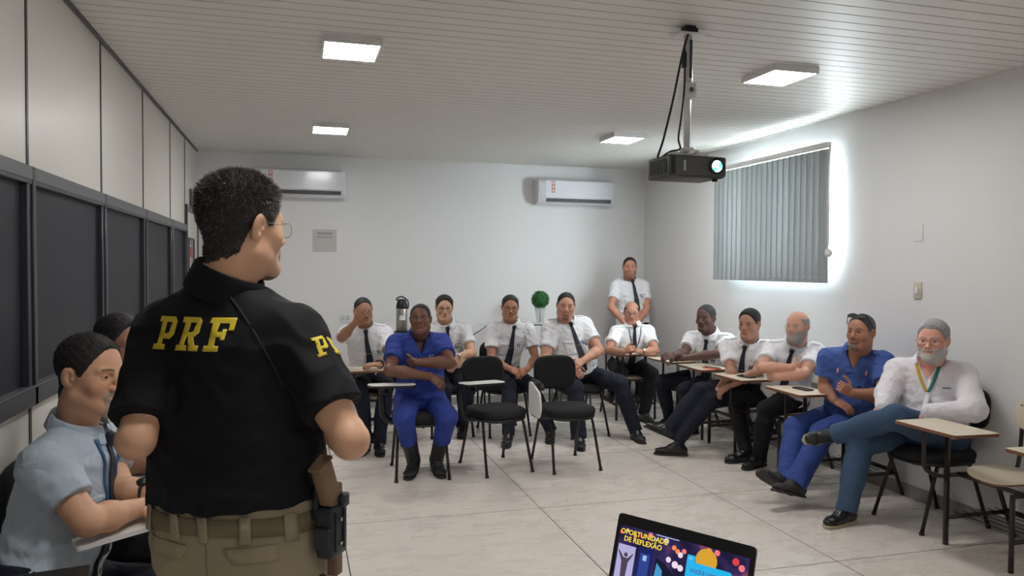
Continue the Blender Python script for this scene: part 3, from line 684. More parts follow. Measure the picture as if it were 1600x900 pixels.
# ---------------------------------------------------------------- laptop
def cam_pt(px, py, d):
    """world point seen at a given image position and depth (used once to place the laptop)"""
    m = camera.matrix_world; v = Vector(((px-800)/1190.3, (450-py)/1190.3, -1))*d
    return m @ v
TL = Vector((.763, 1.722, .998)); TR = Vector((.957, 1.423, .998))
def laptop():
    e = (TR-TL).normalized(); e.z = 0; e.normalize(); w = .352; n = Vector((e.y, -e.x, 0)); tilt = math.radians(17); hgt = .232
    mid = (TL+TR)/2; hinge = mid+n*(math.sin(tilt)*hgt)-Vector((0, 0, math.cos(tilt)*hgt))
    rz = math.atan2(e.y, e.x)
    t = thing('laptop', 'open black laptop showing a colourful slide at the bottom edge', 'laptop', (hinge.x, hinge.y, hinge.z-.012), rz)
    # local: x along the hinge, -y towards the user
    m_lap = M('laptop_plastic', (20, 20, 22), rough=.35); m_bez = M('laptop_bezel', (16, 16, 18), rough=.45); m_rim = M('laptop_rim', (120, 112, 104), rough=.4)
    ol = rounded_poly([(-w/2, -.24), (w/2, -.24), (w/2, .0), (-w/2, .0)], .012); plate('base', ol, -.006, .012, m_lap, t)
    bm = bmesh.new()
    for r in range(5):
        for k in range(14): box(bm, -.15+.0205*k, -.15+.0205*k+.017, -.045-.019*r, -.030-.019*r, .012, .0135)
    bm_obj('keyboard', bm, m_bez, t); boxo('touchpad', (-.055, .045, -.22, -.15, .012, .0128), m_rim, t)
    ca, sa = math.cos(tilt), math.sin(tilt)
    def T(x, y, z):  # lid coords: x across, y up the lid, z towards the user
        return (x, z*-ca+y*sa, .012+y*ca+z*sa)
    ol = rounded_poly([(-w/2, 0), (w/2, 0), (w/2, hgt), (-w/2, hgt)], .011)
    plate('lid', ol, -.006, .0, m_bez, t, m_rim, fn=T)
    lid = plate('screen_bezel', rounded_poly([(-w/2+.002, .002), (w/2-.002, .002), (w/2-.002, hgt-.002), (-w/2+.002, hgt-.002)], .010), .0, .0016, m_bez, t, fn=T)
    boxo('hinge', (-.12, .12, -.008, .006, .004, .016), m_lap, t)
    def em(name, rgb, s=.52):
        return M(name, (10, 10, 10), rough=.25, emit=rgb, es=s)
    W2 = w/2-.011; top = hgt-.026; bot = .022
    scr = M('slide_background', (8, 8, 12), rough=.2, emit=(40, 30, 62), es=.6)
    nt = scr.node_tree; N = nt.nodes; tc = N.new('ShaderNodeTexCoord'); nz = N.new('ShaderNodeTexNoise'); nz.inputs['Scale'].default_value = 14; cr = N.new('ShaderNodeValToRGB')
    cr.color_ramp.elements[0].position = .38; cr.color_ramp.elements[0].color = (*lin((26, 22, 50)), 1); cr.color_ramp.elements[1].position = .75; cr.color_ramp.elements[1].color = (*lin((168, 74, 96)), 1)
    e_ = cr.color_ramp.elements.new(.55); e_.color = (*lin((50, 40, 84)), 1)
    nt.links.new(tc.outputs['Object'], nz.inputs[0]); nt.links.new(nz.outputs[0], cr.inputs[0]); nt.links.new(cr.outputs[0], N['Principled BSDF'].inputs['Emission Color'])
    s = plate('screen', [(-W2, bot), (W2, bot), (W2, top), (-W2, top)], .0017, .0020, scr, t, fn=T)
    def patch(name, pts, z, mat, par=s): return plate(name, pts, z, z+.0002, mat, par, fn=T)
    def circ(cx, cy, r, n=20): return [(cx+r*math.cos(2*PI*k/n), cy+r*math.sin(2*PI*k/n)) for k in range(n)]
    def X(a): return -W2+a
    def Y(b): return top-b
    rnd = random.Random(3); bok = [em('bokeh_pink', (240, 120, 130)), em('bokeh_orange', (250, 140, 80)), em('bokeh_white', (235, 215, 235)), em('bokeh_red', (220, 60, 70)), em('bokeh_blue', (90, 150, 230))]
    for i, (a, b, r, c) in enumerate([(.006, .012, .006, 3), (.022, .006, .006, 2), (.045, .014, .006, 1), (.062, .010, .005, 3), (.085, .003, .008, 0), (.098, .008, .005, 4), (.128, .006, .008, 2), (.150, .016, .007, 1), (.160, .022, .007, 1), (.168, .028, .008, 2), (.176, .018, .007, 0), (.140, .045, .008, 2), (.158, .052, .010, 2), (.172, .056, .009, 2),
            (.235, .004, .010, 1), (.255, .002, .008, 0), (.300, .010, .010, 3), (.315, .02, .009, 0), (.312, .046, .010, 0), (.305, .07, .009, 3), (.318, .085, .010, 0)]):
        patch('light_spot', circ(X(a), Y(b+.005), r*.8), .0020+.00001*i, bok[c])
    patch('yellow_disc', circ(X(.232), Y(.030), .026, 32), .0024, em('slide_ochre', (214, 160, 50)))
    # photo of a person with raised arms
    patch('slide_photo', [(X(.004), Y(.125)), (X(.052), Y(.125)), (X(.052), Y(.044)), (X(.004), Y(.044))], .0024, em('slide_lilac', (176, 172, 214)))
    dk = em('slide_silhouette', (62, 52, 66), .8)
    fig = patch('slide_figure', [(X(.021), Y(.125)), (X(.034), Y(.125)), (X(.036), Y(.082)), (X(.048), Y(.062)), (X(.046), Y(.060)), (X(.034), Y(.073)), (X(.022), Y(.073)), (X(.008), Y(.058)), (X(.006), Y(.060)), (X(.018), Y(.082))], .0027, dk)
    patch('slide_figure_head', circ(X(.028), Y(.066), .0052), .0028, dk)
    patch('slide_door', [(X(.056), Y(.14)), (X(.100), Y(.14)), (X(.100), Y(.040)), (X(.060), Y(.040))], .0024, em('slide_navy', (24, 34, 92)))
    patch('slide_door_panel', [(X(.066), Y(.14)), (X(.092), Y(.14)), (X(.092), Y(.052)), (X(.066), Y(.052))], .0026, em('slide_navy2', (44, 66, 140)))
    patch('slide_window', [(X(.074), Y(.068)), (X(.084), Y(.068)), (X(.084), Y(.056)), (X(.074), Y(.056))], .0028, em('slide_pane', (160, 190, 235)))
    patch('slide_car', [(X(.104), Y(.13)), (X(.166), Y(.13)), (X(.166), Y(.086)), (X(.130), Y(.060)), (X(.108), Y(.054))], .0025, em('slide_dark_car', (20, 20, 44)))
    patch('slide_car_window', [(X(.107), Y(.125)), (X(.134), Y(.125)), (X(.128), Y(.078)), (X(.112), Y(.064))], .0027, em('slide_glass', (70, 150, 200)))
    cy = em('slide_cyan', (40, 178, 232)); patch('speech_box', rounded_poly([(X(.186), Y(.150)), (X(.296), Y(.150)), (X(.296), Y(.040)), (X(.186), Y(.040))], .008), .0027, cy)
    patch('quote_tab', rounded_poly([(X(.186), Y(.048)), (X(.206), Y(.048)), (X(.206), Y(.026)), (X(.186), Y(.026))], .003), .0028, cy)
    def text(name, body, x, y, size, mat, off=0., z=.0030, sx=1.):
        cu = bpy.data.curves.new(name, 'FONT'); cu.body = body; cu.size = size; cu.offset = off; cu.resolution_u = 2
        ob = bpy.data.objects.new(name, cu); C.objects.link(ob); dg = bpy.context.evaluated_depsgraph_get(); me = bpy.data.meshes.new_from_object(ob.evaluated_get(dg)); bpy.data.objects.remove(ob)
        for v in me.vertices: v.co = Vector(T(x+v.co.x*sx, y+v.co.y, z))
        link(name, me, mat, s, False)
    ye = em('slide_yellow', (246, 214, 70)); bk = em('slide_text_shadow', (30, 20, 30), .5)
    for dz, mt, dx in ((.0028, bk, .0007), (.0031, ye, 0)):
        text('title_text', 'OPORTUNIDADE', X(.004)+dx, Y(.019)-dx, .0165, mt, .0004, dz, 1.0); text('title_text', 'DE REFLEXÃO', X(.016)+dx, Y(.035)-dx, .0165, mt, .0004, dz, 1.0)
    tx = em('slide_purple', (70, 50, 130), .6)
    for k, l in enumerate(('VOCÊ É LIVRE PARA', 'FAZER A SUAS', 'ESCOLHAS')): text('quote_text', l, X(.190+(.008, .020, .028)[k]*.9), Y(.062+.014*k), .0112, tx, .0002, .0032, .92)
    text('quote_mark', '“', X(.190), Y(.046), .024, em('slide_white', (235, 245, 255)), .0002)
    patch('screen_toolbar', [(X(.10), Y(.0035)), (X(.16), Y(.0035)), (X(.16), Y(.0015)), (X(.10), Y(.0015))], .0024, em('slide_pale', (170, 190, 225)))
    boxo('camera_dot', (0, 0.001, 0, .001, 0, .001), m_lap, t).location = T(0, hgt-.008, .002)
    # cable falling behind the left edge
    cb = tubes('laptop_cable', [(spline([T(-w/2-.004, .02, -.01), T(-w/2-.004, .10, -.03), T(-w/2+.004, .135, -.02), T(-w/2+.006, .10, -.012), T(-w/2+.002, .0, -.02)]), .0018)], M('dark_thin_cable', (40, 38, 40)), t, seg=6)
    return hinge, n
hinge_, n_ = laptop()
def lecturer_table():
    rz = math.atan2(n_.y, n_.x)+PI/2; c = hinge_+n_*.10; zt = hinge_.z-.018
    tb = thing('lecturer_table', 'small pale table under the laptop at the near edge', 'table', (c.x, c.y, 0), rz)
    V, F = pad_geo(rounded_poly([(-.32, -.24), (.32, -.24), (.32, .20), (-.32, .20)], .02), .025, .004, n=2, fn=lambda x, y, z: (x, y, z+zt-.0126)); mesh_obj('table_top', V, F, m_wood, tb)
    for x_, y_ in ((-.28, -.2), (.28, -.2), (.28, .16), (-.28, .16)): tubes('leg', [([(x_, y_, zt-.02), (x_, y_, 0)], .018)], m_profl, tb)
lecturer_table()

# ================================================================ people
JOINTS = {'P3': [0.66, 7.12, 0.55, 0.591, 6.973, 1.023, 0.569, 6.887, 1.202, 0.423, 6.99, 0.971, 0.773, 6.99, 0.971, 0.565, 7.12, 0.55, 0.755, 7.12, 0.55, 0.526, 6.692, 0.568, 0.747, 6.69, 0.538, 0.565, 6.624, 0.09, 0.677, 6.596, 0.09, 0.55, 6.576, 0.03, 0.667, 6.499, 0.03, 0.37, 6.71, 0.987, 0.789, 6.773, 0.786, 0.476, 6.528, 1.131, 0.671, 6.549, 0.76, 0.525, 6.48, 1.204, 0.585, 6.5, 0.78],
 'P5': [0.94, 6.02, 0.54, 0.918, 5.916, 1.028, 0.91, 5.807, 1.196, 0.745, 5.927, 0.975, 1.095, 5.927, 0.975, 0.845, 6.02, 0.54, 1.035, 6.02, 0.54, 0.757, 5.602, 0.488, 1.082, 5.598, 0.473, 0.863, 5.835, 0.09, 1.042, 5.83, 0.09, 0.8, 5.666, 0.03, 1.052, 5.637, 0.03, 0.664, 5.699, 0.824, 1.112, 5.661, 0.874, 0.958, 5.643, 0.779, 0.86, 5.695, 0.881, 1.041, 5.618, 0.722, 0.79, 5.816, 0.839],
 'P6': [1.4, 7.35, 0.55, 1.374, 7.191, 1.023, 1.341, 7.116, 1.206, 1.202, 7.208, 0.971, 1.552, 7.208, 0.971, 1.305, 7.35, 0.55, 1.495, 7.35, 0.55, 1.314, 6.928, 0.469, 1.539, 6.932, 0.46, 1.295, 6.978, 0.09, 1.51, 7.072, 0.09, 1.264, 6.875, 0.03, 1.474, 6.961, 0.03, 1.182, 7.036, 0.745, 1.588, 6.993, 0.787, 1.339, 6.842, 0.693, 1.395, 6.828, 0.775, 1.429, 6.818, 0.729, 1.341, 6.792, 0.699],
 'P7': [1.93, 7.25, 0.55, 2.003, 7.115, 1.026, 1.97, 7.045, 1.21, 1.82, 7.13, 0.973, 2.17, 7.13, 0.973, 1.835, 7.25, 0.55, 2.025, 7.25, 0.55, 1.902, 6.83, 0.486, 2.123, 6.837, 0.483, 1.839, 6.616, 0.09, 2.264, 6.678, 0.09, 1.797, 6.505, 0.03, 2.248, 6.574, 0.03, 1.769, 6.994, 0.728, 2.219, 7.008, 0.721, 1.893, 6.782, 0.661, 2.076, 6.811, 0.645, 1.983, 6.749, 0.615, 1.991, 6.82, 0.593],
 'P8': [2.6, 6.98, 0.56, 2.482, 6.861, 1.063, 2.433, 6.755, 1.24, 2.312, 6.841, 0.998, 2.676, 6.905, 1.023, 2.501, 6.963, 0.56, 2.699, 6.997, 0.56, 2.439, 6.515, 0.503, 2.92, 6.601, 0.52, 2.428, 6.361, 0.09, 3.035, 6.485, 0.09, 2.397, 6.228, 0.03, 3.042, 6.374, 0.03, 2.217, 6.706, 0.744, 2.746, 6.69, 0.823, 2.43, 6.546, 0.699, 2.531, 6.548, 0.743, 2.498, 6.508, 0.619, 2.439, 6.503, 0.716],
 'P9': [3.79, 8.2, 0.92, 3.756, 8.226, 1.419, 3.726, 8.164, 1.606, 3.585, 8.224, 1.364, 3.935, 8.224, 1.364, 3.695, 8.2, 0.92, 3.885, 8.2, 0.92, 3.7, 8.19, 0.5, 3.89, 8.19, 0.5, 3.7, 8.2, 0.09, 3.89, 8.2, 0.09, 3.67, 8.04, 0.03, 3.92, 8.04, 0.03, 3.462, 8.08, 1.15, 3.901, 8.06, 1.133, 3.616, 7.994, 0.949, 3.735, 8.01, 0.946, 3.648, 7.907, 0.912, 3.649, 7.978, 0.906],
 'P10': [3.46, 7.66, 0.55, 3.419, 7.395, 0.949, 3.397, 7.385, 1.126, 3.249, 7.44, 0.904, 3.598, 7.41, 0.904, 3.365, 7.668, 0.55, 3.555, 7.652, 0.55, 3.226, 7.263, 0.518, 3.556, 7.225, 0.499, 3.273, 7.582, 0.266, 3.483, 7.244, 0.09, 3.186, 7.448, 0.209, 3.479, 7.174, 0.03, 3.088, 7.265, 0.747, 3.572, 7.174, 0.745, 3.149, 7.017, 0.759, 3.348, 7.053, 0.751, 3.201, 6.948, 0.81, 3.254, 7.049, 0.786],
 'P11': [3.86, 6.55, 0.55, 3.693, 6.317, 0.96, 3.629, 6.269, 1.143, 3.599, 6.477, 0.915, 3.824, 6.209, 0.915, 3.828, 6.639, 0.55, 3.892, 6.461, 0.55, 3.404, 6.693, 0.496, 3.48, 6.375, 0.462, 3.592, 6.872, 0.09, 3.659, 6.568, 0.09, 3.522, 6.899, 0.03, 3.576, 6.578, 0.03, 3.413, 6.285, 0.815, 3.609, 6.038, 0.838, 3.222, 6.118, 0.827, 3.342, 6.176, 0.788, 3.128, 6.082, 0.828, 3.242, 6.229, 0.791],
 'P12': [3.78, 5.88, 0.53, 3.67, 5.652, 0.961, 3.633, 5.572, 1.141, 3.569, 5.811, 0.913, 3.794, 5.543, 0.913, 3.744, 5.968, 0.53, 3.816, 5.792, 0.53, 3.332, 5.847, 0.551, 3.391, 5.785, 0.465, 3.081, 5.904, 0.231, 3.133, 5.84, 0.132, 2.874, 6, 0.222, 2.869, 5.961, 0.108, 3.493, 5.608, 0.728, 3.598, 5.416, 0.75, 3.505, 5.814, 0.577, 3.469, 5.595, 0.623, 3.424, 5.771, 0.538, 3.366, 5.643, 0.55],
 'P13': [3.84, 5.38, 0.55, 3.759, 5.145, 0.984, 3.719, 5.055, 1.158, 3.656, 5.305, 0.936, 3.881, 5.037, 0.936, 3.824, 5.474, 0.55, 3.856, 5.286, 0.55, 3.583, 5.718, 0.54, 3.478, 5.085, 0.517, 3.585, 5.527, 0.09, 3.593, 5.347, 0.09, 3.47, 5.495, 0.03, 3.423, 5.319, 0.03, 3.46, 5.125, 0.834, 3.667, 4.892, 0.815, 3.59, 4.933, 0.86, 3.509, 5.005, 0.775, 3.718, 4.969, 0.861, 3.492, 5.103, 0.771],
 'P14': [3.87, 4.6, 0.54, 3.74, 4.438, 0.995, 3.706, 4.352, 1.172, 3.647, 4.594, 0.945, 3.862, 4.318, 0.945, 3.845, 4.692, 0.54, 3.895, 4.508, 0.54, 3.423, 4.655, 0.47, 3.476, 4.434, 0.477, 3.218, 4.472, 0.165, 3.22, 4.356, 0.167, 3.053, 4.495, 0.197, 3.053, 4.329, 0.143, 3.622, 4.609, 0.763, 3.729, 4.144, 0.762, 3.613, 4.495, 0.686, 3.477, 4.161, 0.795, 3.649, 4.422, 0.657, 3.388, 4.156, 0.841],
 'P15': [3.93, 3.95, 0.55, 3.849, 3.907, 0.98, 3.792, 3.824, 1.163, 3.743, 4.05, 0.926, 3.975, 3.774, 0.926, 3.916, 4.047, 0.55, 3.944, 3.853, 0.55, 3.478, 4.066, 0.489, 3.527, 3.826, 0.697, 3.327, 4.003, 0.09, 3.397, 4.189, 0.525, 3.109, 3.946, 0.03, 3.228, 4.301, 0.467, 3.602, 3.992, 0.809, 3.841, 3.558, 0.779, 3.494, 3.897, 0.757, 3.665, 3.723, 0.738, 3.455, 3.927, 0.69, 3.646, 3.81, 0.675],
 'P2': [-0.77, 2.56, 0.58, -0.67, 2.689, 1.042, -0.626, 2.662, 1.258, -0.713, 2.495, 0.99, -0.65, 2.854, 0.99, -0.779, 2.462, 0.58, -0.761, 2.658, 0.58, -0.4, 2.42, 0.56, -0.4, 2.62, 0.56, -0.35, 2.46, 0.1, -0.35, 2.64, 0.1, -0.2, 2.52, 0.04, -0.2, 2.7, 0.04, -0.58, 2.418, 0.86, -0.545, 2.684, 0.87, -0.454, 2.615, 0.84, -0.458, 2.661, 0.87, -0.413, 2.64, 0.85, -0.43, 2.638, 0.86],
 'P2b': [-0.84, 3.22, 0.55, -0.733, 3.434, 1.033, -0.693, 3.409, 1.277, -0.744, 3.237, 0.984, -0.744, 3.587, 0.984, -0.84, 3.125, 0.55, -0.84, 3.315, 0.55, -0.4, 3.2, 0.56, -0.4, 3.42, 0.56, -0.36, 3.22, 0.1, -0.36, 3.44, 0.1, -0.2, 3.28, 0.04, -0.2, 3.5, 0.04, -0.658, 3.176, 0.85, -0.726, 3.774, 0.769, -0.533, 3.125, 0.84, -0.533, 3.204, 0.86, -0.488, 3.153, 0.84, -0.49, 3.193, 0.86],
 'P1': [-0.132, 1.89, 0.95, -0.161, 1.914, 1.509, -0.121, 1.887, 1.691, -0.008, 1.832, 1.454, -0.308, 1.991, 1.454, -0.044, 1.843, 0.95, -0.22, 1.937, 0.95, 0.06, 1.84, 0.5, -0.21, 1.98, 0.5, 0.08, 1.82, 0.1, -0.22, 1.96, 0.1, 0.17, 1.96, 0.04, -0.13, 2.1, 0.04, 0.112, 1.69, 1.219, -0.339, 1.81, 1.218, 0.089, 1.957, 1.215, -0.362, 2.076, 1.202, 0.057, 2.057, 1.222, -0.33, 2.176, 1.193]}
JN = ['pel', 'T', 'head']+[a+b for a in ('sh', 'hip', 'kn', 'an', 'to', 'el', 'wr', 'hd') for b in 'RL']
JOINTS = {k: {n: v[3*i:3*i+3] for i, n in enumerate(JN)} for k, v in JOINTS.items()}
def hue(rgb, k): return tuple(min(255, v*k) for v in rgb)
HL_Y = [-.13, -.095, -.05, -.03, -.012, .008, .018, .030, .044, .056, .066, .11]
def head_sdf(s, H, k=1., feat=True, jaw=1., cheek=0., nose=1., h_=.0035):
    s.ell(H, (0, -.012*k, .033*k), (.0755*k, .097*k, .085*k), k=.02)
    s.ell(H, (0, .022*k, -.022*k), (.064*k*jaw, .062*k, .088*k), k=.035)
    for sx in (-1, 1):
        s.cone(H.p(sx*.052*k*jaw, -.004*k, -.062*k), H.p(sx*.018*k, .064*k, -.097*k), .021*k, .019*k, k=.035)
        s.ell(H, (sx*.040*k, .054*k, -.026*k), ((.024+cheek)*k, (.022+cheek*.5)*k, .026*k), k=.02)
    s.ell(H, (0, .070*k, -.098*k), (.022*k, .017*k, .017*k), k=.03)
    s.cone(H.p(0, -.022*k, -.05*k), H.p(0, -.026*k, -.10*k), .055*k, .056*k, k=.03)
    if not feat: return
    s.cone(H.p(-.042*k, .066*k, .021*k), H.p(-.012*k, .081*k, .017*k), .0105*k, .010*k, k=.012); s.cone(H.p(.042*k, .066*k, .021*k), H.p(.012*k, .081*k, .017*k), .0105*k, .010*k, k=.012)
    for sx in (-1, 1):
        s.ell(H, (sx*.031*k, .091*k, .001*k), (.018*k, .016*k, .0115*k), k=.010, op='s')
        s.ell(H, (sx*.031*k, .0725*k, .001*k), (.0148*k, .0120*k, .0120*k), k=.003)
        s.ell(H, (sx*.031*k, .0850*k, .0003*k), (.0138*k, .0082*k, .0044*k), k=.0015, op='s')
    s.cone(H.p(0, .082*k, .012*k), H.p(0, .101*k, -.026*k), .0065*k, .0100*k*nose, k=.010)
    s.ell(H, (0, .104*k, -.030*k), (.0115*k*nose, .011*k, .0095*k), k=.008)
    for sx in (-1, 1):
        s.ell(H, (sx*.0135*k*nose, .093*k, -.034*k), (.0085*k*nose, .0105*k, .0078*k), k=.006)
        s.ell(H, (sx*.0065*k, .101*k, -.0410*k), (.0042*k, .005*k, .0035*k), k=.002, op='s')
    s.ell(H, (0, .080*k, -.058*k), (.030*k, .013*k, .020*k), k=.015)
    s.cone(H.p(-.019*k, .084*k, -.0555*k), H.p(0, .0915*k, -.0530*k), .0040*k, .0052*k, k=.005); s.cone(H.p(.019*k, .084*k, -.0555*k), H.p(0, .0915*k, -.0530*k), .0040*k, .0052*k, k=.005)
    s.cone(H.p(-.014*k, .084*k, -.0655*k), H.p(.014*k, .084*k, -.0655*k), .0062*k, .0062*k, k=.005)
    s.cone(H.p(-.022*k, .088*k, -.0600*k), H.p(0, .0985*k, -.0592*k), .0018*k, .0018*k, k=.002, op='s'); s.cone(H.p(.022*k, .088*k, -.0600*k), H.p(0, .0985*k, -.0592*k), .0018*k, .0018*k, k=.002, op='s')
    s.cone(H.p(-.012*k, .086*k, -.0775*k), H.p(.012*k, .086*k, -.0775*k), .004*k, .004*k, k=.006, op='s')
    for sx in (-1, 1):  # ears
        E = Fr(H.p(sx*.077*k, -.010*k, -.004*k), H.d(-sx*.38, 1, -.18), H.d(sx*.18, .15, 1))
        s.ell(E, (0, -.004*k, 0), (.0065*k, .0185*k, .032*k), k=.006)
        s.ell(E, (sx*.007*k, .003*k, .004*k), (.0065*k, .0105*k, .019*k), k=.002, op='s'); s.cone(E.p(sx*.002*k, -.006*k, .012*k), E.p(sx*.002*k, -.005*k, -.010*k), .0028*k, .003*k, k=.002)
        s.ell(E, (sx*.002*k, .002*k, -.022*k), (.005*k, .008*k, .008*k), k=.004)
        s.ell(E, (sx*.002*k, .010*k, -.004*k), (.004*k, .004*k, .006*k), k=.004)
def hand_sdf(s, wr, hd, n, right, curl=.5, spread=.0, k=1., thumb=0.):
    d = nrm(np.array(hd)-np.array(wr)); n = np.array(n, float); n = nrm(n-d*(n@d)); sd = np.cross(n, d)*(-1 if right else 1)
    w = np.array(wr, float)
    def q(a, b, c=0.): return w+d*a*k+sd*b*k+n*c*k
    s.seg(q(-.01, 0), q(.045, 0, .002), (.027*k, .0195*k), (.037*k, .0155*k), sd, k=.012)
    s.seg(q(.045, 0, .002), q(.080, -.001, .003), (.037*k, .0155*k), (.0385*k, .0125*k), sd, k=.012)
    s.cone(q(.018, .020, .006), q(.05, .034, .012), .016*k, .014*k, k=.014)
    for i, (off, L) in enumerate(((.029, .92), (.0098, 1.02), (-.0098, .96), (-.0285, .78))):
        p = q(.078, off, .003); ang = 0.; a0 = (.012-.008*i)*spread*8
        for j, (l, r0, r1) in enumerate(((.044, .0098, .0092), (.027, .0090, .0084), (.022, .0083, .0070))):
            ang += curl*(.75, 1.0, .7)[j]*(1+.06*i)
            dd = d*math.cos(ang)+n*math.sin(ang)+sd*a0; p2 = p+nrm(dd)*l*L*k
            s.cone(p, p2, r0*k, r1*k, k=.0035 if j == 0 else .003); p = p2
    p = q(.030, .030, .010); dirs = [d*.62+sd*(.72-thumb)+n*.25, d*.86+sd*(.35-thumb)+n*.35, d*.95+sd*(.1-thumb)+n*.35]
    for dd, l, r0, r1 in zip(dirs, (.040, .032, .026), (.0135, .0115, .0105), (.0118, .0105, .0082)):
        p2 = p+nrm(dd)*l*k; s.cone(p, p2, r0*k, r1*k, k=.005); p = p2
def foot_frame(an, to, kn):
    v = nrm(np.array(to)-an); s_ = nrm(np.array(kn)-an); w = nrm(s_-v*(s_@v)); a = math.radians(24)
    return v*math.cos(a)+w*math.sin(a), w*math.cos(a)-v*math.sin(a)
def ribbon(name, path, width, S_, D, mat, parent, lat, lift=.003, th=.002, far=.6, nw=4):
    """strip laid on an implicit surface: path points (start positions before marching), width per point"""
    n = len(path); P = []; lat = np.array(lat, float)
    for i, p in enumerate(path):
        w = width[i] if isinstance(width, (list, tuple)) else width
        l = lat[i] if lat.ndim == 2 else lat
        for j in range(nw+1): P.append(np.array(p, float)+l*w*(j/nw-.5))
    Dn = A3(nrm(D)); P = np.array(P, np.float32); m = nw+1; Q0 = S_.trace(P, D, off=0., far=far); tq = ((Q0-P)@Dn).reshape(n, m); tc = tq[:, nw//2:nw//2+1]; tq = np.where(np.abs(tq-tc) > .05, tc, tq).reshape(-1, 1); Q = P+Dn*(tq-lift); T_ = P+Dn*(tq-lift-th)
    V = list(Q)+list(T_); F = []; N = len(Q)
    for i in range(n-1):
        for j in range(nw):
            a = i*m+j; F.append((a, a+1, a+m+1, a+m)); F.append((N+a, N+a+m, N+a+m+1, N+a+1))
    for i in range(n-1): a = i*m; F.append((a, a+m, N+a+m, N+a)); a = i*m+nw; F.append((a+m, a, N+a, N+a+m))
    for j in range(nw): F.append((j+1, j, N+j, N+j+1)); a = (n-1)*m+j; F.append((a, a+1, N+a+1, N+a))
    return mesh_obj(name, V, F, mat, parent)
def rim(c, X, Y, Z, w, h, r, seg=6, n=28, se=2.8):
    pts = []
    for k in range(n):
        a = 2*PI*k/n; cx = w/2*math.copysign(abs(math.cos(a))**(2/se), math.cos(a)); cz = h/2*math.copysign(abs(math.sin(a))**(2/se), math.sin(a))
        pts.append(c+X*cx+Z*cz-Y*(abs(cx)*.12))
    return tube_geo(pts, r, seg, closed=True), pts
m_lensg = M('spectacle_lens', (230, 235, 235), rough=.03); m_lensg.node_tree.nodes['Principled BSDF'].inputs['Alpha'].default_value = .06
MATC = {}
def cmat(name, rgb, **kw):
    if name not in MATC: MATC[name] = M(name, rgb, **kw)
    return MATC[name]
m_eye = M('eyeball', (255, 255, 255), rough=.15, attr='Col')
m_tie = M('navy_tie', (26, 34, 52), rough=.6, bump=.1, bscale=900)
m_badgew = M('badge_card', (226, 228, 226), rough=.35); m_badgey = M('badge_yellow', (206, 206, 92), rough=.45)
m_pen = M('blue_pen', (40, 52, 120), rough=.3); m_watch = M('dark_watch', (34, 36, 38), rough=.3); m_steelw = M('steel_watch', (190, 186, 176), rough=.25, metal=.7)
m_shoe = M('black_shoe_leather', (24, 24, 27), rough=.3, bump=.05, bscale=60); m_sole = M('shoe_sole', (38, 38, 38), rough=.7)
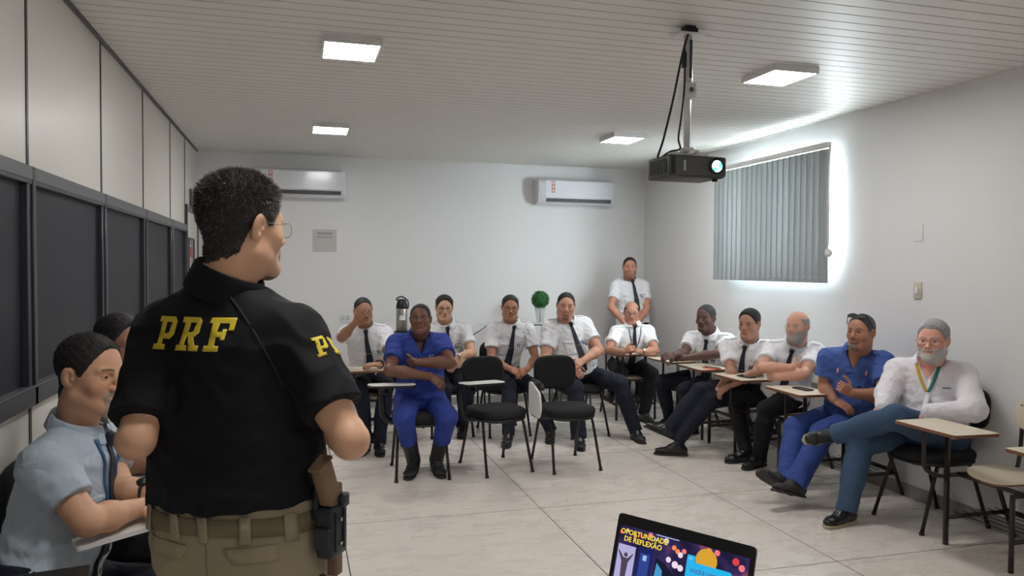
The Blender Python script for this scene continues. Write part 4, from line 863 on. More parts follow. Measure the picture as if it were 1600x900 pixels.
def person(key, label, face, head, skin, shirt, trousers, w=1., belly=0., hair='short', hairc=(26, 24, 24), sleeve='short', cutf=.62, hs=1., collar='shirt', tie=True, tiec=None,
           glasses=None, beard=None, hR=None, hL=None, h=.0042, hc=.008, epau=True, badge=None, lanyard=None, shoe='shoe', seated=True, jaw=1., cheek=0., nose=1., extra=None, waist=.0, arm_r=1., hairt=1., wr=.0, shu=.018, zf=.090, legw=1.):
    J = {k_: np.array(v, float) for k_, v in JOINTS[key].items()}
    a = math.radians(face); f = np.array([math.sin(a), -math.cos(a), 0.]); T = J['T']; pel = J['pel']; u = nrm(T-pel); J['shR'] = J['shR']+u*shu; J['shL'] = J['shL']+u*shu
    latS = nrm(J['shR']-J['shL']); latH = nrm(J['hipR']-J['hipL']); fS = nrm(np.cross(u, latS)); fS = fS if fS @ f > 0 else -fS
    base = pel.copy(); base[2] = 0
    root = thing('person', label, 'person', (0, 0, 0)); root.location = tuple(base)
    OFF = -base
    def put(o):
        """shift a world-space mesh into the root's space"""
        n_ = len(o.data.vertices); co = np.empty(n_*3, np.float32); o.data.vertices.foreach_get('co', co); co = co.reshape(-1, 3)+A3(OFF); o.data.vertices.foreach_set('co', co.ravel()); o.data.update(); return o
    sk = np.array(lin(skin))
    hy, hp, hr = head; ha = math.radians(hy); hf = np.array([math.sin(ha)*math.cos(math.radians(hp)), -math.cos(ha)*math.cos(math.radians(hp)), math.sin(math.radians(hp))])
    hu = np.array([0, 0, 1.]); sid = np.cross(hf, hu); hu = hu*math.cos(math.radians(hr))+nrm(sid)*math.sin(math.radians(hr))
    H = Fr(J['head'], hf, hu); H = Fr(J['head'], hf, hu-hf*(hu@hf)); H.Y = nrm(hf); H.Z = nrm(hu-H.Y*(hu@H.Y)); H.X = np.cross(H.Y, H.Z)
    # ---------------- bare body
    B = SDF(); nb = T+u*.02-fS*.012; hb = H.p(0, -.024*hs, -.075*hs)
    head_sdf(B, H, hs, True, jaw, cheek, nose)
    nr = .054*hs*(1+cheek*6)
    B.cone(hb, nb, nr, nr*1.08, k=.03); B.cone(nb, T-u*.05, .056, .064, k=.02)
    def torso(S_, g, W=w, skinonly=False):
        N_ = [(.07 if seated else .0, .150, .104, .0), (.14, .158, .112, .012), (.38, .152, .112, .012), (.62, .160, .114, .008), (.84, .160, .100, 0.), (1.0, .075, .062, -.01)]
        pts = []
        for t, la, de, of in N_:
            bl_ = belly*math.exp(-((t-.28)/.26)**2); l_ = latH*(1-t)+latS*t
            c = pel+(T-pel)*t+fS*(of+bl_*.75); pts.append((c, (la*W+bl_*.55+g, de*W**.5+bl_*.55+g), l_))
        if skinonly: pts = pts[3:]
        for (c0, r0, l0), (c1, r1, l1) in zip(pts[:-1], pts[1:]): S_.seg(c0, c1, r0, r1, l0+l1, k=.035)
    torso(B, -.026, skinonly=True)
    for sdn in 'RL':
        sh, el, wr_ = J['sh'+sdn], J['el'+sdn], J['wr'+sdn]; r_ = arm_r
        ls_ = 1 if sleeve == 'short' else .8; B.cone(T-u*.045, sh-u*.015, .030, .030*r_, k=.02); B.cone(sh-u*.010, el, .036*r_, .038*r_*ls_, k=.02)
        B.cone(sh*.5+el*.5, el*.75+sh*.25, .044*r_*ls_, .041*r_*ls_, k=.02)
        fl = nrm(np.cross(nrm(wr_-el), nrm(sh-el))) if np.linalg.norm(np.cross(nrm(wr_-el), nrm(sh-el))) > .2 else np.array([0, 0, 1.])
        B.cone(el, el*.68+wr_*.32, .038*r_*ls_, .041*r_*ls_, k=.02); B.cone(el*.68+wr_*.32, wr_, .041*r_*ls_, .0255*r_, k=.025)
        hp_ = hR if sdn == 'R' else hL
        hp_ = hp_ or {}
        hand_sdf(B, wr_, J['hd'+sdn], hp_.get('n', (0, 0, -1)), sdn == 'R', hp_.get('curl', .45), hp_.get('spread', 0), hp_.get('k', .94), hp_.get('thumb', 0.))
    V, F = B.mesh(h)
    L = H.loc(V.astype(np.float32))/hs; x, y, z = L[:, 0], L[:, 1], L[:, 2]; ax = np.abs(x)
    col = np.tile(sk, (len(V), 1)); inh = (np.abs(z) < .16) & (np.linalg.norm(L, axis=1) < .19)
    def blend(m, c): nonlocal col; m = (np.clip(m, 0, 1)*inh)[:, None]; col = col*(1-m)+np.array(c)*m
    blend(np.exp(-((z+.034)/.016)**2-((y-.10)/.02)**2)*.12, sk*np.array([1.05, .62, .55]))
    blend(np.exp(-((ax-.045)/.016)**2-((z+.02)/.02)**2)*(y > .03)*.06, sk*np.array([1.1, .7, .62]))
    blend(((((ax/.023)**2+((z+.0598)/.0095)**2) < 1) & (y > .078))*.6, sk*np.array([.84, .58, .55]))
    hc_l = np.array(lin(hairc))
    bz = .0205+.004*np.sin(np.clip((ax-.012)/.04, 0, 1)*PI); brow = (np.abs(z-bz) < .0042) & (ax > .011) & (ax < .047) & (y > .05)
    blend(brow*.8, hc_l*.8+sk*.1)
    blend((((z-.0055-.003*np.cos(ax/.031*1.2)) ** 2 < .0018**2) & (np.abs(ax-.031) < .0145) & (y > .07))*.5, sk*.25)
    if beard:
        bc = np.array(lin(beard[1])); st = beard[2]
        must = (z < -.043) & (z > -.0545) & (ax < .026) & (y > .07); chin = (z < -.069) & (ax < .030) & (y > .045); soul = (z < -.068) & (ax < .012) & (y > .07); side = (z < -.022-.3*np.clip(y-.02, 0, .06)) & (y > -.015) & (z > -.14) & ~((z > -.068) & (ax < .028) & (y > .07)) & (y > .0)
        if beard[0] == 'goatee': mk = must | chin | ((ax > .020) & (ax < .031) & (z < -.045) & (y > .06))
        elif beard[0] == 'full': mk = must | side | chin
        elif beard[0] == 'moustache': mk = must
        else: mk = must | side | chin
        blend(mk*st, bc)
    # nape / scalp shadow of cropped hair
    body = put(np_mesh('body', V, F, m_skin, root, col))
    # ---------------- eyes
    for sx in (-1, 1):
        Vs, Fs, Cs = [], [], []; n1, n2 = 14, 18; o_ = 0; look = nrm(H.d(0, 1, 0))
        for i in range(n1+1):
            th_ = PI*i/n1
            for k_ in range(n2):
                ph = 2*PI*k_/n2; r = .0118*hs; p = H.p(sx*.031*hs, .0712*hs, .001*hs)+r*(H.d(0, math.cos(th_), 0)+H.d(math.sin(th_)*math.cos(ph), 0, math.sin(th_)*math.sin(ph)))
                Vs.append(p); deg = math.degrees(th_); Cs.append((.01, .01, .01) if deg < 14 else (.045, .022, .012) if deg < 31 else (.45, .42, .40))
        for i in range(n1):
            for k_ in range(n2): Fs.append((o_+i*n2+k_, o_+i*n2+(k_+1) % n2, o_+(i+1)*n2+(k_+1) % n2, o_+(i+1)*n2+k_))
        put(mesh_obj('eye', Vs, Fs, m_eye, root, col=np.array(Cs)))
    # ---------------- hair
    core = SDF(); head_sdf(core, H, hs, False, jaw, cheek); core.cone(hb, nb, nr, nr*1.08, k=.03)
    def hair_mesh(name, t_top, t_side, yy, zz, rough_, mat, hh=h, crown=None):
        HS = SDF(); Ho = A3(H.o)
        def fn(P):
            Lp = H.loc(P)/hs; d0 = core.eval(P if P.ndim == 3 else P[:, None], margin=.3)
            d0 = d0.reshape(P.shape[:-1]); tt = t_side+(t_top-t_side)*np.clip((Lp[..., 2]-.03)/.05, 0, 1)
            rg = np.interp(Lp[..., 1], yy, zz)-Lp[..., 2]+.0022*wav(P, 190, 4.); d = d0-tt*hs*(.12+.88*np.clip(-rg/.022, 0, 1))
            reg = rg*hs*.8
            if crown is not None: reg = np.maximum(reg, crown(Lp)*hs)
            return np.maximum(d, reg)+rough_*(wav(P, 210, 1.)+.6*wav(P, 420, 2.))
        HS.add(fn, H.p(0, -.01, .03), .135*hs, .001)
        V_, F_ = HS.mesh(hh, pad=.02); return put(np_mesh(name, V_, F_, mat, root)), HS
    hm = cmat('hair_%d_%d_%d' % tuple(int(v) for v in hairc), hairc, rough=.62, var=.45, vscale=140, bump=.6, bscale=260)
    zz = [-.100, -.094, -.066, -.020, .024, .020, .000, .002, .028, .054, zf-.006, zf]
    if hair == 'short': hair_mesh('hair', .011*hairt, .0045, HL_Y, zz, .0012, hm)
    elif hair == 'buzz': hair_mesh('hair', .005*hairt, .0028, HL_Y, zz, .0006, hm)
    elif hair == 'comb': hair_mesh('hair', .016*hairt, .006, HL_Y, zz, .0014, hm)
    elif hair == 'side': hair_mesh('hair', .004, .0035, HL_Y, zz, .0006, hm, crown=lambda Lp: (Lp[..., 2]-.062-.0*Lp[..., 1]))
    elif hair == 'recede': hair_mesh('hair', .006*hairt, .004, HL_Y, [-.07, -.066, -.058, -.02, .024, .02, .004, .004, .034, .072, .10, .12], .0008, hm)
    if beard and len(beard) > 3:
        BS = SDF(); full = beard[0] == 'full'
        bsd = SDF(); head_sdf(bsd, H, hs, False, jaw, cheek); bsd.ell(H, (0, .080*hs, -.058*hs), (.030*hs, .013*hs, .020*hs), k=.015)
        def fnb(P):
            Lp = H.loc(P)/hs; x_, y_, z_ = np.abs(Lp[..., 0]), Lp[..., 1], Lp[..., 2]
            d = bsd.eval(P, margin=.3).reshape(P.shape[:-1])-beard[3]
            if full: reg = np.maximum(z_+.030+.25*np.clip(y_-.02, 0, .06), -y_+.0)
            else: reg = np.maximum(np.maximum(z_+.046, x_-.030), .04-y_)
            mouth = .0095-np.sqrt(((z_+.0605))**2+(np.maximum(x_-.014, 0)*.8)**2); reg = np.maximum(reg, np.where(y_ > .06, mouth, -1)); reg = np.maximum(reg, np.where(full, -1, z_+.05)) if not full else reg
            return np.maximum(d, reg*.8)+.0006*wav(P, 330, 1.)
        BS.add(fnb, H.p(0, .03*hs, -.06*hs), .10*hs, .001); V_, F_ = BS.mesh(h*.8, pad=.01)
        put(np_mesh('beard', V_, F_, cmat('beard_%d' % beard[1][0], beard[1], rough=.8, var=.3, vscale=200, bump=.5, bscale=300), root))
    if glasses:
        gm = cmat('frame_%d' % glasses[0][0], glasses[0], rough=.3, metal=glasses[2] if len(glasses) > 2 else 0.); r = glasses[1]; g = []; ln = []
        for sx in (-1, 1):
            c = Vector(H.p(sx*.032*hs, .097*hs, -.003*hs)); (v_, f_), pts = rim(c, Vector(H.X), Vector(H.Y), Vector(H.Z), .051*hs, .034*hs, r)
            g.append((v_, f_)); ln.append(([tuple(p_) for p_ in pts]+[tuple(p_+Vector(H.Y)*.0008) for p_ in pts], [tuple(range(28)), tuple(range(55, 27, -1))]))
            g.append(tube_geo([Vector(H.p(sx*.0575*hs, .094*hs, .004*hs)), Vector(H.p(sx*.0745*hs, .082*hs, .006*hs)), Vector(H.p(sx*.0785*hs, .012*hs, .008*hs))], r, 6))
        g.append(tube_geo([Vector(H.p(-.009*hs, .098*hs, .001*hs)), Vector(H.p(0, .101*hs, .004*hs)), Vector(H.p(.009*hs, .098*hs, .001*hs))], r, 6))
        V_, F_ = merge(g); gl = put(mesh_obj('glasses', V_, F_, gm, root)); 
        for V_, F_ in ln: put(mesh_obj('lens', V_, F_, m_lensg, gl, smooth=False))
    # ---------------- shirt
    G = SDF(); g0 = .010
    torso(G, g0)
    G.cone(nb+nrm(hb-nb)*.03, nb-u*.02, .056, .062, k=.02); G.cone(nb, T-u*.05, .058, .075, k=.03)
    for sdn in 'RL':
        sh, el, wr_ = J['sh'+sdn], J['el'+sdn], J['wr'+sdn]; d_ = nrm(el-sh); r_ = arm_r
        G.cone(T-u*.022, sh, .062, .066*r_, k=.04); G.cone(T+u*.010-fS*.012, sh*.8+T*.2+u*.010, .044, .048*r_, k=.05)
        if sleeve == 'short':
            cf = cutf[sdn] if isinstance(cutf, dict) else cutf; c = sh+(el-sh)*cf; e_ = sh+(el-sh)*(cf+.25); G.cone(sh, e_, .070*r_, .063*r_+.002, k=.03, cut=(c, d_))
        else:
            G.cone(sh, el, .071*r_, .058*r_, k=.03); G.cone(el, wr_-(wr_-el)*.04, .058*r_, .042*r_, k=.03); G.cone(el, wr_-(wr_-el)*.0, .03, .040*r_, k=.01, cut=(wr_-(wr_-el)*.03, nrm(wr_-el)))
    sgn = 1 if w >= 1 else 1
    seed = sum(map(ord, key))
    def disp(P):
        Q = P-A3(pel); t = Q@A3(u); l_ = Q@A3(latS); e_ = Q@A3(fS)
        n1 = wav(P, 21, seed); n2 = wav(P, 44, seed+3)
        fold = np.sin(t*95+3.2*n1+l_*22)*np.clip(1-t/.38, 0, 1); rid = 1-np.abs(n2)*2
        return .0045*n1*.7-.0034*rid-.0036*fold*(1 if tie or collar != 'polo' else .5)
    G.disp = disp
    if collar in ('vneck', 'open'):
        vc = T+u*.02+fS*.10; ln_ = .085 if collar == 'vneck' else .055; wv = .042
        def vcut(P, d):
            Q = P-A3(T); t = Q@A3(u); l_ = np.abs(Q@A3(latS)); e_ = Q@A3(fS)
            wdt = np.clip((t+ln_)/(ln_+.02), 0, 1.2)*wv
            reg = np.maximum(np.maximum(l_-wdt, -(t+ln_)*.5), -(e_-.0)); return np.maximum(d, -reg)
        G.post.append(vcut)
    nk_ = nrm(nrm(hb-nb)+u)
    def neck(P, d):
        Q = P-A3(nb); h_ = Q@A3(nk_); rad = np.sqrt(np.maximum((Q*Q).sum(-1)-h_*h_, 0)); return np.where(rad < .102, np.maximum(d, h_-.030), d)
    G.post.append(neck)
    if not seated:
        G.seg(pel+u*.24, pel+u*.0, (.154*w+belly*.5+g0+.002, .122*w**.5), (.188*w**.5+.020, .160), latH+latS, k=.05)
        hemd = -u; hemp = pel+u*extra.get('hem', .05) if extra else pel+u*.05
        G.post.append(lambda P, d: np.maximum(d, (P-A3(hemp))@A3(-u)))
    else: G.post.append(lambda P, d: np.maximum(d, (P-A3(pel+u*.055))@A3(-u)))
    V, F = G.mesh(hc)
    so_ = put(np_mesh('shirt', V, F, shirt, root))
    # collar
    if collar:
        hc_ = .034 if collar != 'polo' else .056; Nk = nrm(hb-nb); fN = nrm(fS-Nk*(fS@Nk)); lN = np.cross(fN, Nk); cb = nb+Nk*(.036 if collar != 'polo' else .026)
        V_ = []; nth = 28; open_ = {'shirt': 166, 'polo': 166, 'vneck': 140, 'open': 132}[collar]; R0 = nr+.018
        for i in range(nth+1):
            th_ = math.radians(-open_+2*open_*i/nth); b_ = math.cos(th_); di = -fN*math.cos(th_)+lN*math.sin(th_)
            fr_ = (1-b_)/2; tip = max(0., fr_-.62)/.38
            zt_ = hc_*(1-.62*fr_)+.004; low = (-.012 if collar != 'polo' else -.016)-.030*tip**1.5; out_ = .020+.020*tip
            rr = R0+.006*fr_
            V_ += [cb+di*(rr+.002)+Nk*(-.012), cb+di*rr+Nk*zt_, cb+di*(rr+.006)+Nk*(zt_+.001), cb+di*(rr+.013)+Nk*(zt_*.4+low*.3), cb+di*(rr+out_)+Nk*low]
        F_ = [(i*5+j, i*5+j+1, (i+1)*5+j+1, (i+1)*5+j) for i in range(nth) for j in range(4)]
        co_ = put(mesh_obj('collar', V_, F_, extra.get('collar_mat', shirt) if extra else shirt, so_))
        md = co_.modifiers.new('thick', 'SOLIDIFY'); md.thickness = .0022; md2 = co_.modifiers.new('sub', 'SUBSURF'); md2.levels = 1; md2.render_levels = 1
    down = -u; start = lambda up_, lt: T-u*up_+latS*lt+fS*.32
    if sleeve == 'short' and collar == 'shirt' or sleeve == 'long':
        ribbon('placket', [start(.03+.02*i, -.0) for i in range(18)], .030, G, -fS, shirt, so_ if False else root, latS, lift=.001, th=.0012).parent = so_
        o_ = so_.children[-1]; put(o_)
        for sx in (-1, 1):
            if sleeve == 'short':
                o_ = ribbon('pocket', [start(.135+.012*i, sx*.085) for i in range(11)], .095, G, -fS, shirt, so_, latS, lift=.001, th=.0014); put(o_)
                o_ = ribbon('pocket_flap', [start(.130+.008*i, sx*.085) for i in range(4)], .100, G, -fS, shirt, so_, latS, lift=.003, th=.0014); put(o_)
    if tie:
        tm = tiec or m_tie
        knot = SDF(); Nk = nrm(hb-nb); fN = nrm(fS-Nk*(fS@Nk)); Nk = nrm(hb-nb); fN = nrm(fS-Nk*(fS@Nk)); kc = max(G.trace([nb-Nk*.012+fN*.3], -fN, off=.009)[0]+A3(u*.004), G.trace([T+u*.010+fS*.3], -fS, off=.008)[0]+A3(u*.006), key=lambda v: v[2])
        KF = Fr(kc, fS, u); knot.cone(KF.p(-.008, 0, .014), KF.p(.008, 0, .014), .012, .012, k=.006); knot.cone(KF.p(-.001, 0, -.016), KF.p(.001, 0, -.016), .010, .010, k=.03); knot.cone(KF.p(0, 0, .012), KF.p(0, 0, -.014), .013, .011, k=.01); V_, F_ = knot.mesh(.004); put(np_mesh('tie_knot', V_, F_, tm, root))
        n_ = 24; ln_ = .42 if seated else .44; o_ = ribbon('tie', [(kc-u*.006+fS*.22)*(1-i/n_)+start(.010+ln_, .0)*(i/n_)+latS*.003*math.sin(i*.4) for i in range(n_+1)], [.026+.052*min(1, i/n_*1.25) for i in range(n_)]+[.004], G, -fS, tm, root, latS, lift=.006, th=.004); put(o_)
        bar = ribbon('tie_bar', [start(.165, 0), start(.170, 0)], .05, G, -fS, m_steelw, o_, latS, lift=.012, th=.002); put(bar)
        for kk in range(3):
            bar = ribbon('tie_pattern', [start(.26+.028*kk+.003*q_, .010*math.sin(q_*.6+kk)) for q_ in range(7)], .006, G, -fS, cmat('tie_pattern', (96, 116, 128), rough=.6), o_, latS, lift=.0105, th=.0006); put(bar)
    if epau:
        for sdn, sx in (('R', 1), ('L', -1)):
            dl_ = nrm(J['sh'+sdn]-(T-u*.05)); fw_ = nrm(np.cross(dl_, u)); pts = [T-u*.02+dl_*(.085+.012*i)+u*.20 for i in range(10)]
            o_ = ribbon('epaulette', pts, [.036]*9+[.022], G, -u, shirt, so_, fw_, lift=.004, th=.004); put(o_)
    if badge:
        bx = badge.get('x', .085)*-1; bu = badge.get('u', .20); hgt = .085; 
        o_ = ribbon('badge', [start(bu+.0085*i, bx) for i in range(11)], .054, G, -fS, m_badgew, root, latS, lift=.010, th=.002, nw=2); put(o_)
        o2 = ribbon('badge_stripe', [start(bu+.064+.007*i, bx) for i in range(3)], .050, G, -fS, badge.get('m', m_badgey), o_, latS, lift=.0125, th=.0006, nw=2); put(o2)
        o2 = ribbon('badge_clip', [start(bu-.03+.008*i, bx) for i in range(5)], .010, G, -fS, badge.get('c', m_pen), o_, latS, lift=.010, th=.003, nw=2); put(o2)
        if badge.get('pen', True):
            o2 = ribbon('pen', [start(.125+.008*i, bx+.02) for i in range(6)], .007, G, -fS, m_pen, root, latS, lift=.006, th=.006, nw=2); put(o2)
            o2 = ribbon('name_patch', [start(.128, bx-.02), start(.133, bx-.02)], .05, G, -fS, m_tie, so_, latS, lift=.0055, th=.0005, nw=3); put(o2)
    if lanyard:
        for sx in (-1, 1):
            l0_ = lanyard.get('top', -.03); pts = [start(l0_+(lanyard['len']-l0_)*i/20, sx*(.066*(1-i/20)**.8+.003)) for i in range(21)]; tt = G.trace(pts, -fS, far=.6); pts = [p_ for p_, q_ in zip(pts, tt) if np.linalg.norm(np.array(p_)-q_) < .45 and abs(float(G.at([q_])[0])) < .004]
            o_ = ribbon('lanyard', pts, lanyard.get('w', .014), G, -fS, lanyard['m'] if sx == 1 else lanyard.get('m2', lanyard['m']), root, latS, lift=.005, th=.0015, nw=2); put(o_)
        if lanyard.get('card'):
            l0 = lanyard['len']; o_ = ribbon('badge', [start(l0+.02+.0085*i, 0) for i in range(9)], .056, G, -fS, m_badgew, root, latS, lift=.010, th=.002, nw=2); put(o_)
            o2 = ribbon('badge_stripe', [start(l0+.06+.007*i, 0.008) for i in range(3)], .025, G, -fS, cmat('badge_photo', (150, 90, 96)), o_, latS, lift=.0125, th=.0006, nw=2); put(o2)
            o2 = ribbon('badge_clip', [start(l0-.012+.008*i, 0) for i in range(4)], .016, G, -fS, m_steelw, o_, latS, lift=.010, th=.006, nw=2); put(o2)
    # watches, rings of cloth
    for wk in (extra or {}).get('watch', []):
        el, wr_ = J['el'+wk[0]], J['wr'+wk[0]]; d_ = nrm(wr_-el); c = wr_-d_*.018; e1 = nrm(np.cross(d_, [0, .3, 1])); e2 = np.cross(d_, e1); rr = .0305*arm_r
        V_, F_ = tube_geo([Vector(c+(e1*math.cos(q_)+e2*math.sin(q_))*rr) for q_ in [2*PI*i/24 for i in range(24)]], .0055, 8, closed=True, ell=(1, 1.7)); wt = put(mesh_obj('wristwatch', V_, F_, wk[1], root))
        fdir = nrm(np.array(wk[2], float)); fdir = nrm(fdir-d_*(fdir@d_)); V_, F_ = tube_geo([Vector(c+fdir*(rr+.001)), Vector(c+fdir*(rr+.011))], .0185, 20); fc = put(mesh_obj('watch_case', V_, F_, wk[1], wt))
        V_, F_ = tube_geo([Vector(c+fdir*(rr+.0112)), Vector(c+fdir*(rr+.0118))], .0145, 20); put(mesh_obj('watch_dial', V_, F_, m_badgew if wk[1] is not m_watch else m_black, wt))
    # ---------------- trousers
    R_ = SDF(); lw = legw
    R_.seg(pel+u*.10+fS*belly*.5, pel, (.166*w+belly*.55+.006, .132*w**.5+belly*.55), (.182*w**.5, .132), latH, k=.05, cut=(pel+u*(.12 if seated else .115), u))
    if seated: R_.ell(Fr(pel, f, (0, 0, 1)), (0, -.01, -.012), (.19*w**.5, .15+belly*.4, .10), k=.05)
    for sdn in 'RL':
        hp_, kn, an = J['hip'+sdn], J['kn'+sdn], J['an'+sdn]; sd_ = nrm(an-kn); c = an+sd_*.015
        R_.cone(hp_, kn, .088*lw, .066*lw, k=.05); R_.cone(hp_*.5+kn*.5, kn*.85+hp_*.15, .079*lw, .068*lw, k=.03)
        if shoe == 'boot': R_.cone(kn, kn*.4+an*.6, .066*lw, .060*lw, k=.03, cut=(kn*.48+an*.52, sd_)); continue
        R_.cone(kn, an+sd_*.05, .066*lw, .056*lw, k=.03, cut=(c, sd_)); R_.cone(kn*.7+an*.3, kn*.45+an*.55, .064*lw, .060*lw, k=.03)
    kmid = (J['knR']+J['knL'])/2
    def dispt(P):
        n1 = wav(P, 19, seed+5); n2 = wav(P, 40, seed+7); kd = np.minimum(np.linalg.norm(P-A3(J['knR']), axis=-1), np.linalg.norm(P-A3(J['knL']), axis=-1)); hd_ = np.minimum(np.linalg.norm(P-A3(J['hipR']), axis=-1), np.linalg.norm(P-A3(J['hipL']), axis=-1))
        an_ = np.minimum(np.linalg.norm(P-A3(J['anR']), axis=-1), np.linalg.norm(P-A3(J['anL']), axis=-1))
        am = np.clip(1.1-np.minimum(np.minimum(kd, an_)/.13, hd_/.2), .15, 1); return .004*n1-.005*am*(1-2*np.abs(n2))
    R_.disp = dispt
    if shoe == 'none_': pass
    V, F = R_.mesh(hc)
    tr = put(np_mesh('trousers', V, F, trousers, root))
    # ---------------- shoes
    sm = extra.get('shoe_mat', m_shoe) if extra else m_shoe; sl = extra.get('sole_mat', m_sole) if extra else m_sole
    for sdn in 'RL':
        an = J['an'+sdn]; fd, ud = foot_frame(an, J['to'+sdn], J['kn'+sdn]); ld = np.cross(fd, ud); kn = J['kn'+sdn]; Sh = SDF()
        if an[2] < .16 and abs(fd[2]) < .45: fd = nrm([fd[0], fd[1], 0]); ud = np.array([0, 0, 1.]); ld = np.cross(fd, ud); an = an.copy(); an[2] = .088
        def q(a_, b_, c_=0.): return an+fd*a_+ud*b_+ld*c_
        base_ = q(0, -.072)
        if shoe == 'boot':
            Sh.cone(q(0, .02), kn*.6+an*.4, .054, .062, k=.02, cut=(kn*.50+an*.50, nrm(kn-an)))
        Sh.seg(q(-.045, -.040), q(.05, -.038), (.036, .038), (.042, .036), ld, k=.02); Sh.seg(q(.05, -.040), q(.14, -.050), (.043, .034), (.044, .026), ld, k=.02)
        Sh.seg(q(.14, -.050), q(.178, -.053), (.043, .024), (.030, .019), ld, k=.015); Sh.cone(q(-.012, -.03), q(-.005, .012), .040, .037, k=.03); Sh.cone(q(.0, .005), q(.06, -.022), .034, .028, k=.03)
        Sh.post.append(lambda P, d, b0=A3(base_), ud=ud: np.maximum(d, -((P-b0)@A3(ud))))
        Sh.disp = lambda P: .0012*wav(P, 60, 2.)
        V_, F_ = Sh.mesh(.0055); so2 = put(np_mesh('boot' if shoe == 'boot' else 'shoe', V_, F_, sm, root))
        ol = [(-.085, .0), (-.075, .024), (-.04, .034), (.03, .034), (.09, .044), (.14, .046), (.185, .034), (.208, .0), (.195, -.030), (.14, -.044), (.09, -.043), (.03, -.034), (-.04, -.034), (-.075, -.024)]
        V_ = []; n_ = len(ol)
        for zz_, s_ in ((-.086, .96), (-.084, 1), (-.072, 1.0), (-.068, .97)): V_ += [q(.06+(a_-.06)*s_, zz_, b_*s_) for a_, b_ in ol]
        F_ = [tuple(range(n_-1, -1, -1)), tuple(range(3*n_, 4*n_))]+[(r*n_+i, r*n_+(i+1) % n_, (r+1)*n_+(i+1) % n_, (r+1)*n_+i) for r in range(3) for i in range(n_)]
        so3 = put(mesh_obj('sole', V_, F_, sl, so2, smooth=False))
        if shoe == 'shoe':
            lc = [tube_geo([Vector(q(.045+.013*i, -.006-.0045*i+.004, -.016)), Vector(q(.048+.013*i, .004-.005*i+.004, 0)), Vector(q(.045+.013*i, -.006-.0045*i+.004, .016))], .0024, 5) for i in range(4)]
            V_, F_ = merge(lc); put(mesh_obj('lace', V_, F_, m_black, so2))
    return dict(root=root, J=J, G=G, R=R_, B=B, H=H, T=T, u=u, fS=fS, lS=latS, put=put, shirt=so_, trousers=tr, start=start, pel=pel)
m_skin = M('skin', (200, 150, 120), rough=.48, attr='Col', sss=.06, bump=.06, bscale=350, var=.08, vscale=40)

m_ws = M('white_uniform_shirt', (232, 232, 236), rough=.75, bump=.55, bscale=16, bdist=.02, spec=.3)
m_wsh = M('white_long_sleeved_shirt', (230, 227, 233), rough=.7, bump=.5, bscale=16, bdist=.02, spec=.3)
m_navy = M('navy_trousers', (30, 34, 48), rough=.8, bump=.5, bscale=16, bdist=.02, spec=.3)
m_blk = M('black_trousers', (24, 24, 28), rough=.85, bump=.5, bscale=16, bdist=.02, spec=.3)
m_blue = M('royal_blue_work_cloth', (50, 68, 150), rough=.75, bump=.6, bscale=15, bdist=.02, spec=.3, var=.05, vscale=12)
m_blue2 = M('blue_work_shirt', (66, 92, 158), rough=.75, bump=.6, bscale=15, bdist=.02, spec=.3, var=.06, vscale=12)
m_blue3 = M('blue_work_trouser_cloth', (52, 74, 140), rough=.75, bump=.6, bscale=15, bdist=.02, spec=.3, var=.08, vscale=9)
m_jean = M('blue_denim', (62, 84, 112), rough=.8, bump=.2, bscale=400, var=.22, vscale=10, spec=.3)
m_grey = M('light_blue_grey_shirt', (178, 191, 204), rough=.72, bump=.5, bscale=16, bdist=.02, spec=.3)
m_dgrey = M('dark_grey_shirt', (62, 66, 76), rough=.8, bump=.1, bscale=16, bdist=.02)
m_polo = M('black_polo_cloth', (10, 12, 19), rough=.8, bump=.12, bscale=900, spec=.35)
m_khaki = M('khaki_twill', (158, 146, 122), rough=.85, bump=.14, bscale=15, bdist=.020, var=.05, vscale=8, spec=.25)
m_boot = M('rubber_boot', (34, 36, 38), rough=.5, var=.2, vscale=20)
m_dusty = M('dusty_black_boot', (50, 48, 46), rough=.7, var=.35, vscale=40)
m_solew = M('pale_shoe_sole', (176, 166, 140), rough=.6)
m_lanb = M('blue_lanyard', (38, 84, 132), rough=.5); m_lang = M('green_lanyard', (24, 118, 108), rough=.5); m_lany = M('yellow_lanyard', (206, 166, 50), rough=.5); m_lank = M('dark_lanyard', (52, 58, 74), rough=.6)
DN = dict(curl=.35)
CL = dict(curl=.85)
P = {}
P['P5'] = person('P5', 'person in royal blue work clothes and rubber boots, arms crossed, seated in front', -4, (-16, 10, 3), (112, 74, 58), m_blue, m_blue, w=1.06, belly=.02, hair='buzz', hairc=(24, 20, 20), collar='vneck', tie=False, epau=False, shoe='boot', cutf=.60, arm_r=1.12, nose=1.2, cheek=.003, h=.0035, hc=.007, legw=1.12,
    hR=dict(n=(0, .6, -.6), curl=.45), hL=dict(n=(0, 1, 0), curl=.5), extra=dict(shoe_mat=m_boot, sole_mat=m_boot))
P['P3'] = person('P3', 'person in white uniform shirt rubbing one eye, leftmost in the back row', 0, (6, -4, 6), (173, 124, 100), m_ws, m_navy, hair='buzz', hairc=(30, 26, 26), beard=('moustache', (36, 28, 26), .6), badge=dict(u=.17, m=cmat('badge_red', (196, 90, 100)), c=cmat('badge_green', (60, 150, 70)), pen=False),
    hR=dict(n=(.3, .9, 0), curl=.35, spread=.6), hL=dict(n=(0, .2, -1), curl=.5), extra=dict(watch=[('L', m_watch, (.2, -1, .6))]))
